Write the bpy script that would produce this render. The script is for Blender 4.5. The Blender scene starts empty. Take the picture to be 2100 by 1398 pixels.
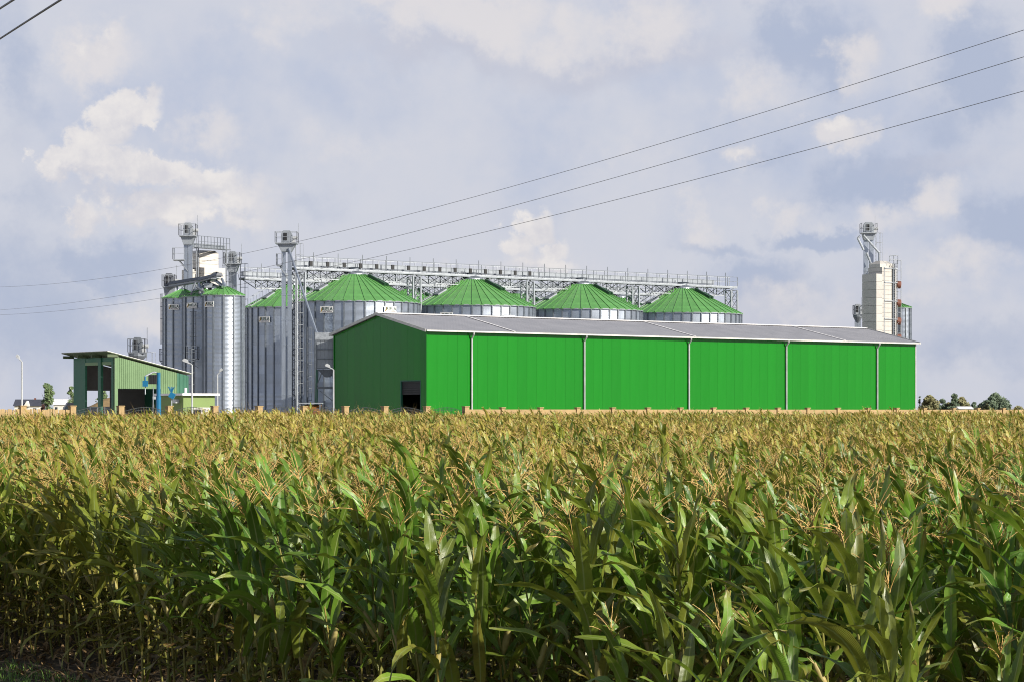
import bpy, math, random
from mathutils import Vector, Matrix
from mathutils import noise as mnoise
R = math.radians
random.seed(7)
sc = bpy.context.scene
COL = sc.collection

# ------------------------------------------------------------------ camera
F = 4700.0            # focal length in photo pixels (photo is 2100 wide)
HZ = 842.0            # photo row of the true horizon
CZ = 3.25             # eye height
cam = bpy.data.cameras.new('camera')
co = bpy.data.objects.new('camera', cam); COL.objects.link(co)
co.location = (0, 0, CZ); co.rotation_euler = (R(90), 0, 0)
cam.sensor_width = 36; cam.lens = 36 * F / 2100
cam.shift_y = (HZ - 699) / 2100
cam.clip_start = 0.5; cam.clip_end = 12000
sc.camera = co

# ------------------------------------------------------------------ light
SUN_EL = R(29); SUN_AZ = R(124)          # azimuth clockwise from +Y
sdir = Vector((math.sin(SUN_AZ) * math.cos(SUN_EL), math.cos(SUN_AZ) * math.cos(SUN_EL), math.sin(SUN_EL)))
sl = bpy.data.lights.new('sun', 'SUN'); so = bpy.data.objects.new('sun', sl); COL.objects.link(so)
sl.energy = 5.0; sl.angle = R(0.53); sl.color = (1.0, 0.93, 0.81)
so.rotation_euler = sdir.to_track_quat('Z', 'Y').to_euler()
sc.view_settings.view_transform = 'Standard'; sc.view_settings.look = 'None'
sc.view_settings.exposure = 0.48; sc.view_settings.gamma = 1.0
sc.view_settings.use_curve_mapping = False
try:
    sc.cycles.max_bounces = 6; sc.cycles.transparent_max_bounces = 4; sc.cycles.transmission_bounces = 3
    sc.cycles.diffuse_bounces = 1; sc.cycles.glossy_bounces = 3; sc.cycles.use_denoising = True; sc.cycles.denoising_prefilter = 'NONE'; sc.cycles.filter_width = 1.05
except Exception: pass


class NT:
    """small helper to wire node trees"""
    def __init__(s, nt): s.nt = nt; s.n = nt.nodes; s.l = nt.links
    def node(s, t, **kw):
        n = s.n.new(t)
        for k, v in kw.items(): setattr(n, k, v)
        return n
    def put(s, sock, v):
        if hasattr(v, 'links') or hasattr(v, 'is_linked'): s.l.new(v, sock)
        else:
            if hasattr(sock.default_value, '__len__') and not hasattr(v, '__len__'):
                v = (v,) * len(sock.default_value)
            if hasattr(sock.default_value, '__len__') and len(sock.default_value) == 4 and len(v) == 3: v = (*v, 1)
            sock.default_value = v
    def math(s, op, a, b=None, c=None, clamp=False):
        n = s.node('ShaderNodeMath', operation=op, use_clamp=clamp)
        s.put(n.inputs[0], a)
        if b is not None: s.put(n.inputs[1], b)
        if c is not None: s.put(n.inputs[2], c)
        return n.outputs[0]
    def vmath(s, op, a, b=None):
        n = s.node('ShaderNodeVectorMath', operation=op)
        s.put(n.inputs[0], a)
        if b is not None: s.put(n.inputs[1], b)
        return n.outputs['Value'] if op in ('LENGTH', 'DOT_PRODUCT') else n.outputs[0]
    def smooth(s, v, a, b, lo=0.0, hi=1.0):
        n = s.node('ShaderNodeMapRange', interpolation_type='SMOOTHSTEP')
        for i, x in enumerate((v, a, b, lo, hi)): s.put(n.inputs[i], x)
        return n.outputs[0]
    def mix(s, f, a, b, blend='MIX'):
        n = s.node('ShaderNodeMix', data_type='RGBA', blend_type=blend, clamp_factor=True)
        s.put(n.inputs[0], f); s.put(n.inputs[6], a); s.put(n.inputs[7], b)
        return n.outputs[2]
    def noise(s, vec, scale, detail=4, rough=0.55, dist=0.0):
        n = s.node('ShaderNodeTexNoise')
        if vec is not None: s.put(n.inputs['Vector'], vec)
        s.put(n.inputs['Scale'], scale); s.put(n.inputs['Detail'], detail); s.put(n.inputs['Roughness'], rough)
        s.put(n.inputs['Distortion'], dist)
        return n


def make_world():
    w = bpy.data.worlds.new('World'); sc.world = w; w.use_nodes = True
    t = NT(w.node_tree); t.n.clear()
    out = t.node('ShaderNodeOutputWorld'); bg = t.node('ShaderNodeBackground')
    t.l.new(bg.outputs[0], out.inputs[0])
    sky = t.node('ShaderNodeTexSky', sky_type='NISHITA', sun_disc=False)
    sky.sun_elevation = SUN_EL; sky.sun_rotation = SUN_AZ; sky.air_density = 1.0; sky.dust_density = 1.5
    base = t.vmath('SCALE', sky.outputs[0]); base.node.inputs['Scale'].default_value = 0.085
    tc = t.node('ShaderNodeTexCoord'); d = tc.outputs['Generated']
    sx = t.node('ShaderNodeSeparateXYZ'); t.l.new(d, sx.inputs[0])
    az = t.math('ARCTAN2', sx.outputs[0], sx.outputs[1])
    hl = t.math('SQRT', t.math('ADD', t.math('MULTIPLY', sx.outputs[0], sx.outputs[0]), t.math('MULTIPLY', sx.outputs[1], sx.outputs[1])))
    el = t.math('ARCTAN2', sx.outputs[2], hl)
    cb = t.node('ShaderNodeCombineXYZ')
    t.put(cb.inputs[0], t.math('MULTIPLY', az, F / 1000)); t.put(cb.inputs[1], t.math('MULTIPLY', el, F / 1000))
    P = cb.outputs[0]                                        # angular position, about kilo-pixels of the photo
    D = t.vmath('MULTIPLY', d, (4.7, 4.7, 4.7))
    n1 = t.noise(D, 2.6, 6, 0.6); n2 = t.noise(D, 9.0, 6, 0.62); n3 = t.noise(D, 1.3, 5, 0.55)
    n4 = t.noise(D, 26.0, 5, 0.6)
    warp = t.vmath('MULTIPLY', t.vmath('SUBTRACT', n1.outputs['Color'], (.5, .5, .5)), (.34, .26, 0))
    warp2 = t.vmath('MULTIPLY', t.vmath('SUBTRACT', n2.outputs['Color'], (.5, .5, .5)), (.16, .14, 0))
    warp3 = t.vmath('MULTIPLY', t.vmath('SUBTRACT', n4.outputs['Color'], (.5, .5, .5)), (.05, .05, 0))
    Pw = t.vmath('ADD', t.vmath('ADD', P, warp), warp2)
    Pc = t.vmath('ADD', t.vmath('ADD', P, t.vmath('MULTIPLY', warp, (.22, .22, 0))), t.vmath('ADD', t.vmath('MULTIPLY', warp2, (.8, .8, 0)), warp3))

    def blobs(lst, pos):
        acc = None
        for (x, y, rx, ry, a) in lst:
            cx = math.atan((x - 1050) / F) * F / 1000; cy = math.atan((HZ - y) / F) * F / 1000
            v = t.vmath('MULTIPLY', t.vmath('SUBTRACT', pos, (cx, cy, 0)), (1000 / rx, 1000 / ry, 0))
            g = t.smooth(t.vmath('LENGTH', v), 0.0, 1.55, a, 0.0)
            acc = g if acc is None else t.math('MAXIMUM', acc, g)
        return acc
    f1 = n1.outputs[0]; f2 = n2.outputs[0]; f3 = n3.outputs[0]; f4 = n4.outputs[0]
    # thin veil over blue
    veil = t.smooth(t.math('ADD', f3, t.math('MULTIPLY', t.math('SUBTRACT', f1, .5), .7)), .30, .62)
    blue = blobs([(1790, 365, 150, 62, 1), (2060, 465, 110, 80, 1), (1690, 492, 120, 30, .9), (1570, 590, 120, 70, .85),
                  (1670, 90, 130, 90, .9), (2040, 160, 130, 120, .9), (230, 545, 160, 60, .8), (70, 440, 90, 90, .45),
                  (40, 640, 220, 170, .7), (1930, 260, 110, 60, .6), (30, 150, 60, 200, .55), (640, 420, 120, 60, .4),
                  (1480, 520, 130, 26, .6), (2000, 740, 260, 60, .5), (230, 700, 260, 40, .5), (640, 640, 120, 60, .35), (1560, 330, 50, 40, .5)], Pw)
    grey = blobs([(1640, 690, 300, 90, .6), (1250, 125, 300, 40, .7), (930, 110, 260, 34, .7), (300, 385, 190, 22, .5), (1900, 330, 120, 24, .5)], Pw)
    warm = blobs([(950, 40, 250, 72, 1), (850, 10, 200, 40, .8), (1180, 60, 120, 60, .7), (200, 110, 100, 80, .95), (1100, 545, 150, 45, .7), (520, 420, 130, 110, .6),
                  (1700, 262, 80, 40, 1), (1500, 318, 66, 34, .8), (1740, 115, 76, 66, .8), (1960, 45, 90, 46, .8), (1800, 452, 120, 44, .6), (1560, 190, 110, 60, .6),
                  (330, 640, 150, 46, .7), (420, 260, 100, 46, .6), (1440, 480, 80, 60, .65), (1330, 60, 160, 90, .7), (1640, 640, 160, 60, .55), (1930, 400, 70, 60, .7),
                  (1960, 560, 140, 70, .6), (600, 60, 160, 60, .5), (700, 300, 200, 80, .35), (1250, 330, 200, 70, .35), (1620, 430, 60, 40, .6), (1890, 640, 120, 40, .5)], Pw)
    cum = blobs([(275, 228, 58, 44, 1), (215, 258, 58, 56, 1), (165, 300, 56, 52, 1), (300, 258, 30, 20, .9), (112, 345, 50, 30, .95), (200, 335, 110, 50, 1),
                 (320, 345, 110, 34, .95), (420, 372, 90, 42, .9), (480, 405, 62, 44, .75), (330, 415, 180, 50, .85), (160, 455, 52, 54, .9),
                 (300, 450, 170, 44, .8), (480, 455, 80, 44, .65), (200, 105, 60, 52, .62), (230, 70, 36, 30, .6),
                 (1090, 470, 48, 44, .92), (1135, 500, 42, 38, .9), (1058, 505, 44, 36, .85), (1120, 545, 90, 26, .8), (1715, 258, 46, 26, .7), (1515, 306, 34, 20, .6)], Pc)
    fine = t.math('ADD', t.math('MULTIPLY', t.math('SUBTRACT', f2, .5), .8), t.math('MULTIPLY', t.math('SUBTRACT', f4, .5), .55))
    cm = t.smooth(t.math('ADD', cum, fine), .27, .66)
    bm = t.smooth(t.math('ADD', blue, t.math('MULTIPLY', fine, .55)), .12, .72)
    wm = t.smooth(t.math('ADD', warm, t.math('MULTIPLY', fine, .9)), .18, .85)
    shade = t.smooth(t.math('ADD', t.math('MULTIPLY', f2, .8), t.math('MULTIPLY', f4, .2)), .34, .62)
    colr = t.mix(veil, (.515, .565, .705), (.63, .65, .735))
    colr = t.mix(t.math('MULTIPLY', t.smooth(fine, -.16, .16), .22), colr, (.70, .69, .74))
    colr = t.mix(t.math('MULTIPLY', bm, .88), colr, (.43, .49, .645))
    colr = t.mix(grey, colr, (.55, .565, .665))
    colr = t.mix(t.math('MULTIPLY', wm, .9), colr, (.76, .73, .745))
    ccol = t.mix(shade, (.68, .665, .71), (.86, .82, .80))
    under = blobs([(300, 388, 190, 20, .9), (150, 366, 80, 14, .8), (262, 282, 50, 14, .7), (330, 486, 180, 20, .9), (170, 500, 60, 16, .8), (1110, 562, 100, 14, .8)], Pc)
    ccol = t.mix(t.math('MULTIPLY', under, t.smooth(f2, .3, .6, .5, 1.0)), ccol, (.60, .60, .675))
    colr = t.mix(t.math('MULTIPLY', cm, .95), colr, ccol)
    # higher up the veil breaks and the clear sky shows
    up = t.smooth(sx.outputs[2], .18, .45)
    cover = t.math('SUBTRACT', .95, t.math('MULTIPLY', up, t.smooth(t.math('ADD', f3, t.math('MULTIPLY', t.math('SUBTRACT', f1, .5), .5)), .40, .58, .92, .55)))
    fin = t.mix(cover, base, colr)
    t.put(bg.inputs[0], fin); bg.inputs[1].default_value = 0.725
make_world()

# ------------------------------------------------------------------ helpers
AX = Vector((0.7955, 0.606, 0)); BX = Vector((-0.606, 0.7955, 0))
AA = math.atan2(AX.y, AX.x)
GZ = 1.15             # level of the yard


def px(x, y, Y): return Vector(((x - 1050) / F * Y, Y, CZ + (HZ - y) / F * Y))
def ground_z(x, y):
    q = -0.606 * x + 0.7955 * y
    t = min(1.0, max(0.0, (q - 10) / 103.0))
    return 1.05 * t + (0.1 * min(1, max(0, (q - 113) / 4)))


class MB:
    def __init__(s): s.v = []; s.f = []; s.m = []; s.uv = None
    def quad(s, *p, m=0):
        i = len(s.v); s.v += [tuple(q) for q in p]; s.f.append(tuple(range(i, i + len(p)))); s.m.append(m)
    def box(s, c, d, M=None, m=0):
        c = Vector(c); i = len(s.v); hx, hy, hz = d[0] / 2, d[1] / 2, d[2] / 2
        for z in (-hz, hz):
            for (x, y) in ((-hx, -hy), (hx, -hy), (hx, hy), (-hx, hy)):
                p = Vector((x, y, z))
                if M is not None: p = M @ p
                s.v.append(tuple(c + p))
        for f in ((3, 2, 1, 0), (4, 5, 6, 7), (0, 1, 5, 4), (1, 2, 6, 5), (2, 3, 7, 6), (3, 0, 4, 7)):
            s.f.append(tuple(i + k for k in f)); s.m.append(m)
    def b(s, x0, x1, y0, y1, z0, z1, m=0): s.box(((x0 + x1) / 2, (y0 + y1) / 2, (z0 + z1) / 2), (abs(x1 - x0), abs(y1 - y0), abs(z1 - z0)), m=m)
    def tube(s, p, q, r, n=6, r2=None, cap=True, m=0):
        p = Vector(p); q = Vector(q); ax = q - p
        if ax.length < 1e-6: return
        rot = ax.to_track_quat('Z', 'Y'); i = len(s.v); r2 = r if r2 is None else r2
        for (c, rr) in ((p, r), (q, r2)):
            for k in range(n):
                a = 2 * math.pi * k / n + math.pi / n
                s.v.append(tuple(c + rot @ Vector((math.cos(a) * rr, math.sin(a) * rr, 0))))
        for k in range(n):
            l = (k + 1) % n; s.f.append((i + k, i + l, i + n + l, i + n + k)); s.m.append(m)
        if cap:
            s.f.append(tuple(i + k for k in reversed(range(n)))); s.f.append(tuple(i + n + k for k in range(n))); s.m += [m, m]
    def poly(s, pts, r, n=6, m=0):
        for a, b in zip(pts, pts[1:]): s.tube(a, b, r, n, m=m)
    def lathe(s, prof, n=24, c=(0, 0, 0), m=0, close=True):
        i = len(s.v); c = Vector(c)
        for (r, z) in prof:
            for k in range(n):
                a = 2 * math.pi * k / n; s.v.append((c.x + r * math.cos(a), c.y + r * math.sin(a), c.z + z))
        for j in range(len(prof) - 1):
            for k in range(n):
                l = (k + 1) % n; s.f.append((i + j * n + k, i + j * n + l, i + (j + 1) * n + l, i + (j + 1) * n + k)); s.m.append(m)
        if close:
            s.f.append(tuple(i + k for k in reversed(range(n)))); s.m.append(m)
            e = i + (len(prof) - 1) * n; s.f.append(tuple(e + k for k in range(n))); s.m.append(m)
    def prism(s, pts, y0, y1, M=None, m=0):
        """outline pts in (x,z) extruded along y"""
        i = len(s.v); n = len(pts)
        for y in (y0, y1):
            for (x, z) in pts:
                p = Vector((x, y, z)); s.v.append(tuple(M @ p if M is not None else p))
        s.f.append(tuple(i + k for k in range(n))); s.f.append(tuple(i + n + k for k in reversed(range(n)))); s.m += [m, m]
        for k in range(n):
            l = (k + 1) % n; s.f.append((i + l, i + k, i + n + k, i + n + l)); s.m.append(m)
    def mesh(s, name, mat, smooth=False):
        me = bpy.data.meshes.new(name); me.from_pydata(s.v, [], s.f)
        for x in (mat if isinstance(mat, (list, tuple)) else [mat]): me.materials.append(x)
        if any(s.m): me.polygons.foreach_set('material_index', s.m)
        if smooth: me.polygons.foreach_set('use_smooth', [True] * len(me.polygons))
        me.update(); return me
    def build(s, name, mat, parent=None, smooth=False, loc=None, rot=None):
        return put(name, s.mesh(name, mat, smooth), parent, loc, rot)


def put(name, me, parent=None, loc=None, rot=None):
    o = bpy.data.objects.new(name, me); COL.objects.link(o)
    if parent is not None: o.parent = parent
    if loc is not None: o.location = loc
    if rot is not None: o.rotation_euler = rot
    return o
def tag(o, label, cat, group=None, kind=None):
    if label: o['label'] = label
    if cat: o['category'] = cat
    if group: o['group'] = group
    if kind: o['kind'] = kind
    return o
def thing(name, label, cat, loc=(0, 0, 0), rz=0.0, group=None):
    o = bpy.data.objects.new(name, None); COL.objects.link(o); o.empty_display_size = .3
    o.location = loc; o.rotation_euler = (0, 0, rz)
    return tag(o, label, cat, group)
def copy_tree(o, parent=None):
    c = o.copy(); COL.objects.link(c); c.parent = parent
    for ch in o.children: copy_tree(ch, c)
    return c


# ------------------------------------------------------------------ materials
def mat(name, col, rough=.5, metal=0.0, var=.12, scale=1.5, bump=0.0, bscale=30, streak=False, spec=None, rnd=.0, dirt=None):
    m = bpy.data.materials.new(name); m.use_nodes = True; t = NT(m.node_tree)
    p = t.n['Principled BSDF']; p.inputs['Roughness'].default_value = rough; p.inputs['Metallic'].default_value = metal
    if spec is not None: p.inputs['Specular IOR Level'].default_value = spec
    tc = t.node('ShaderNodeTexCoord'); v = tc.outputs['Object']
    if streak: v = t.vmath('MULTIPLY', v, (1, 1, .12))
    n = t.noise(v, scale, 5, .6)
    f = t.smooth(n.outputs[0], .25, .75, 1 - var, 1 + var)
    if rnd:
        oi = t.node('ShaderNodeObjectInfo')
        f = t.math('MULTIPLY', f, t.smooth(oi.outputs['Random'], 0, 1, 1 - rnd, 1 + rnd))
    c = t.vmath('SCALE', (*col,)[:3]); t.put(c.node.inputs['Scale'], f)
    cc = c
    if dirt:
        n2 = t.noise(t.vmath('MULTIPLY', tc.outputs['Object'], (1.4, 1.4, .22)), 1.1, 6, .65)
        cc = t.mix(t.smooth(n2.outputs[0], .52, .8, 0, dirt[3]), c, dirt[:3])
    t.put(p.inputs['Base Color'], cc)
    t.put(p.inputs['Roughness'], t.smooth(n.outputs[0], .2, .8, rough * .85, min(1, rough * 1.15)))
    if bump:
        bn = t.noise(tc.outputs['Object'], bscale, 4, .6); bp = t.node('ShaderNodeBump')
        bp.inputs['Strength'].default_value = bump; bp.inputs['Distance'].default_value = .05
        t.l.new(bn.outputs[0], bp.inputs['Height']); t.l.new(bp.outputs[0], p.inputs['Normal'])
    return m

M = {}
M['galv'] = mat('galvanised sheet', (.40, .45, .53), .37, .76, .10, 2.2, streak=True, rnd=.08, dirt=(.29, .32, .37, .35))
M['galvd'] = mat('galvanised post', (.24, .27, .31), .45, .7, .15, 3)
M['steel'] = mat('galvanised frame', (.38, .41, .45), .48, .55, .18, 4)
M['steeld'] = mat('weathered and shaded steel', (.16, .18, .21), .55, .4, .2, 4)
M['steelw'] = mat('zinc sheet housing', (.29, .32, .36), .5, .4, .12, 2)
M['roofg'] = mat('green silo roof', (.092, .258, .072), .40, 0, .13, 1.2, rnd=.06, dirt=(.15, .22, .09, .35))
M['roofgd'] = mat('dark green hatch', (.012, .05, .022), .5, 0, .1, 2)
M['wall'] = mat('green cladding', (.007, .166, .010), .22, 0, .07, .5, streak=True, spec=.38, rnd=.04, dirt=(.02, .155, .022, .4))
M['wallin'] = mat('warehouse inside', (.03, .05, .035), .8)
M['trim'] = mat('pale verge trim', (.52, .52, .50), .5, .1)
M['white'] = mat('white flashing', (.74, .73, .74), .5)
M['roofw'] = mat('grey roof sheet', (.285, .288, .318), .48, .15, .07, .5, rnd=.008)
M['pipe'] = mat('zinc downpipe', (.42, .43, .44), .45, .3)
M['dark'] = mat('dark rubber', (.012, .013, .016), .6)
M['cover'] = mat('grey belt cover', (.12, .13, .155), .55, .2)
M['cream'] = mat('cream dryer sheet', (.52, .50, .47), .42, .25, .07, 1.2, rnd=.05, dirt=(.45, .36, .26, .35))
M['fan'] = mat('rusty red fan', (.17, .065, .045), .6, .2, .3, 3)
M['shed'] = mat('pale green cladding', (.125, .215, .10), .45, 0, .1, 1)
M['shedd'] = mat('dark green and shaded cladding', (.02, .115, .07), .5, 0, .1, 1)
M['canopy'] = mat('olive canopy underside', (.07, .10, .05), .6)
M['shedi'] = mat('grey inner sheet', (.15, .145, .15), .8)
M['office'] = mat('light green render', (.17, .245, .08), .7, 0, .1, 1)
M['tan'] = mat('sand coloured concrete', (.39, .275, .135), .85, 0, .14, 2.5, bump=.2, rnd=.05)
M['wire'] = mat('black cable', (.20, .20, .22), .6)
M['mesh'] = mat('dark fence wire', (.035, .045, .05), .5, .3)
M['blue'] = mat('blue paint', (.008, .13, .27), .35, 0, .1)
M['rust'] = mat('rusty brown paint', (.20, .085, .02), .6, 0, .3, 2)
M['lampm'] = mat('lamp housing', (.46, .48, .50), .4, .2)
M['grain'] = mat('grain heap', (.20, .14, .07), .9, 0, .2, 3, bump=.4)
M['truck'] = mat('dark truck paint', (.02, .024, .034), .4)
M['tyre'] = mat('tyre rubber', (.012, .012, .012), .8)
M['signw'] = mat('white sign plate', (.76, .77, .76), .45)
M['signg'] = mat('dark green print', (.004, .045, .03), .5)
M['signo'] = mat('ochre print', (.34, .21, .035), .5)
M['signr'] = mat('grey print', (.16, .12, .14), .5)
M['bark'] = mat('bark', (.09, .065, .045), .9, 0, .3, 4)
M['housew'] = mat('white house wall', (.70, .68, .64), .8)
M['houser'] = mat('slate house roof', (.045, .05, .07), .7)
M['glass'] = mat('window glass', (.03, .04, .05), .1)


def foliage_mat(name, a, b):
    m = bpy.data.materials.new(name); m.use_nodes = True; t = NT(m.node_tree)
    p = t.n['Principled BSDF']; p.inputs['Roughness'].default_value = .6
    tc = t.node('ShaderNodeTexCoord'); n = t.noise(tc.outputs['Object'], .9, 4, .7)
    t.put(p.inputs['Base Color'], t.mix(t.smooth(n.outputs[0], .3, .7), a, b))
    return m


def leaf_mat():
    m = bpy.data.materials.new('corn leaf'); m.use_nodes = True; t = NT(m.node_tree); t.n.clear()
    out = t.node('ShaderNodeOutputMaterial'); p = t.node('ShaderNodeBsdfPrincipled'); tr = t.node('ShaderNodeBsdfTranslucent')
    mx = t.node('ShaderNodeMixShader'); mx.inputs[0].default_value = .22
    uv = t.node('ShaderNodeUVMap'); su = t.node('ShaderNodeSeparateXYZ'); t.l.new(uv.outputs[0], su.inputs[0])
    at = t.node('ShaderNodeAttribute', attribute_name='dry'); dry = at.outputs['Fac']
    oi = t.node('ShaderNodeObjectInfo')
    pn = t.noise(t.vmath('MULTIPLY', oi.outputs['Location'], (.10, .10, 0)), 1.0, 3, .6)
    patch = t.smooth(pn.outputs[0], .42, .58)
    c = t.mix(oi.outputs['Random'], (.024, .090, .008), (.140, .315, .034))
    sx = t.node('ShaderNodeSeparateXYZ'); t.l.new(oi.outputs['Location'], sx.inputs[0])
    ripe = t.math('MAXIMUM', t.smooth(sx.outputs[1], 20, 50, .10, .92), t.smooth(sx.outputs[0], -5.5, -1.5, .6, 0.0))
    c = t.mix(t.math('MULTIPLY', ripe, t.math('ADD', t.math('MULTIPLY', patch, .66), .20)), c, (.54, .43, .09))
    tc = t.node('ShaderNodeTexCoord'); gn = t.noise(tc.outputs['Object'], 7, 4, .65)
    c = t.mix(t.smooth(gn.outputs[0], .45, .75, 0, .3), c, (.09, .155, .02))
    dn = t.math('MULTIPLY', t.math('ADD', dry, t.math('MULTIPLY', t.math('MULTIPLY', patch, ripe), .12)), t.smooth(gn.outputs[0], .3, .6, .55, 1.25), clamp=True)
    tip = t.math('MULTIPLY', t.smooth(su.outputs[1], .66, 1.0), t.smooth(oi.outputs['Random'], .3, .9, .1, .9))
    dn = t.math('MAXIMUM', dn, tip)
    dcol = t.mix(t.smooth(gn.outputs[0], .4, .6), (.30, .20, .06), (.10, .058, .022))
    dcol = t.mix(t.smooth(dn, .15, .75), (.40, .34, .05), dcol)
    c = t.mix(dn, c, dcol)
    du = t.math('ABSOLUTE', t.math('SUBTRACT', su.outputs[0], .5))
    rib = t.smooth(du, .025, .065, .9, 0.0)
    vein = t.math('MULTIPLY', t.math('SINE', t.math('MULTIPLY', su.outputs[0], 95)), .09)
    c = t.mix(rib, c, (.27, .33, .12))
    c2 = t.vmath('SCALE', c); t.put(c2.node.inputs['Scale'], t.math('ADD', 1.0, vein))
    t.put(p.inputs['Base Color'], c2); p.inputs['Roughness'].default_value = .33
    p.inputs['Specular IOR Level'].default_value = .55
    tcx = t.mix(.4, c, (.36, .42, .03), 'MIX')
    t.put(tr.inputs[0], tcx)
    bp = t.node('ShaderNodeBump'); bp.inputs['Strength'].default_value = .35; bp.inputs['Distance'].default_value = .004
    t.put(bp.inputs['Height'], t.math('ADD', t.math('SINE', t.math('MULTIPLY', su.outputs[0], 95)), t.math('MULTIPLY', gn.outputs[0], 2)))
    t.l.new(bp.outputs[0], p.inputs['Normal'])
    t.l.new(p.outputs[0], mx.inputs[1]); t.l.new(tr.outputs[0], mx.inputs[2]); t.l.new(mx.outputs[0], out.inputs[0])
    return m


def corn_simple(name, a, b, vert=None):
    m = bpy.data.materials.new(name); m.use_nodes = True; t = NT(m.node_tree)
    p = t.n['Principled BSDF']; p.inputs['Roughness'].default_value = .6
    oi = t.node('ShaderNodeObjectInfo'); tc = t.node('ShaderNodeTexCoord'); n = t.noise(tc.outputs['Object'], 9, 3, .6)
    c = t.mix(t.math('ADD', t.math('MULTIPLY', oi.outputs['Random'], .6), t.math('MULTIPLY', n.outputs[0], .4)), a, b)
    t.put(p.inputs['Base Color'], c)
    return m

M['leaf'] = leaf_mat()
M['stalk'] = corn_simple('corn stalk', (.09, .12, .017), (.30, .23, .045))
M['tassel'] = corn_simple('corn tassel', (.56, .40, .14), (.42, .245, .07))
M['husk'] = corn_simple('corn husk', (.22, .23, .06), (.36, .28, .10))
M['silk'] = corn_simple('corn silk', (.10, .04, .02), (.16, .07, .03))


def ground_mat():
    m = bpy.data.materials.new('field soil and yard'); m.use_nodes = True; t = NT(m.node_tree)
    p = t.n['Principled BSDF']; p.inputs['Roughness'].default_value = .95
    g = t.node('ShaderNodeNewGeometry'); n = t.noise(g.outputs['Position'], 2.2, 8, .7); n2 = t.noise(g.outputs['Position'], 14, 6, .7)
    soil = t.mix(t.smooth(n2.outputs[0], .35, .7), (.035, .024, .016), (.10, .072, .042))
    soil = t.mix(t.smooth(n.outputs[0], .4, .7, 0, .5), soil, (.10, .075, .04))
    q = t.vmath('DOT_PRODUCT', g.outputs['Position'], (-.606, .7955, 0))
    yard = t.mix(t.smooth(n.outputs[0], .35, .65), (.47, .45, .41), (.37, .36, .33))
    far = t.mix(t.smooth(t.noise(g.outputs['Position'], .012, 3).outputs[0], .4, .6), (.16, .16, .05), (.28, .22, .09))
    c = t.mix(t.smooth(q, 112, 116), soil, yard); c = t.mix(t.smooth(q, 260, 300), c, far)
    t.put(p.inputs['Base Color'], c)
    bp = t.node('ShaderNodeBump'); bp.inputs['Strength'].default_value = .6; bp.inputs['Distance'].default_value = .08
    t.l.new(n2.outputs[0], bp.inputs['Height']); t.l.new(bp.outputs[0], p.inputs['Normal'])
    return m
M['ground'] = ground_mat()


# ------------------------------------------------------------------ ground sheet
def make_ground():
    # grid in the fence-aligned frame (s along the fence, q across the field), out to the horizon
    ss = [-6000, -2500, -900, -400] + [-200 + 20 * i for i in range(21)] + [400, 900, 2500, 6000]
    qs = [-6000, -2000, -500, -120] + [-60 + 8 * i for i in range(9)] + [10 + 103 * i / 30 for i in range(31)] + [115, 117, 122, 140, 200, 320, 600, 1200, 2600, 7000]
    mb = MB()
    for q in qs:
        for s in ss:
            x = .7955 * s - .606 * q; y = .606 * s + .7955 * q
            z = ground_z(x, y)
            if 6 < q < 110 and abs(s) < 200: z += .03 * mnoise.noise(Vector((x * .6, y * .6, 0)))
            mb.v.append((x, y, z))
    n = len(ss)
    for j in range(len(qs) - 1):
        for i in range(n - 1):
            mb.f.append((j * n + i, j * n + i + 1, (j + 1) * n + i + 1, (j + 1) * n + i)); mb.m.append(0)
    tag(mb.build('ground', M['ground'], smooth=True), None, None, kind='structure')
make_ground()


# ------------------------------------------------------------------ generic steel pieces (drawn into an MB)
def rail_run(mb, pts, h=1.0, step=1.5, r=.028, mid=True, n=4):
    for a, b in zip(pts, pts[1:]):
        a = Vector(a); b = Vector(b); L = (b - a).length; k = max(1, round(L / step)); up = Vector((0, 0, h))
        for i in range(k + 1): c = a + (b - a) * i / k; mb.tube(c, c + up, r, n, cap=False)
        mb.tube(a + up, b + up, r, n, cap=False)
        if mid: mb.tube(a + up * .52, b + up * .52, r * .8, n, cap=False)
def ladder(mb, p, q, w=.4, side=Vector((1, 0, 0)), r=.025, step=.35, cage=None):
    p = Vector(p); q = Vector(q); s = side.normalized() * (w / 2)
    mb.tube(p - s, q - s, r, 4, cap=False); mb.tube(p + s, q + s, r, 4, cap=False)
    k = max(1, int((q - p).length / step))
    for i in range(1, k): c = p + (q - p) * i / k; mb.tube(c - s, c + s, r * .7, 4, cap=False)
    if cage is not None:
        o = cage.normalized(); kk = max(2, int((q - p).length / 1.1)); prev = None
        for i in range(kk + 1):
            c = p + (q - p) * i / kk
            ring = [c - s * 1.6, c - s * 1.7 + o * .45, c + o * .75, c + s * 1.7 + o * .45, c + s * 1.6]
            mb.poly(ring, r * .8, 4)
            if prev:
                for a, b in zip(prev[1:4], ring[1:4]): mb.tube(a, b, r * .7, 4, cap=False)
            prev = ring
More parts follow.
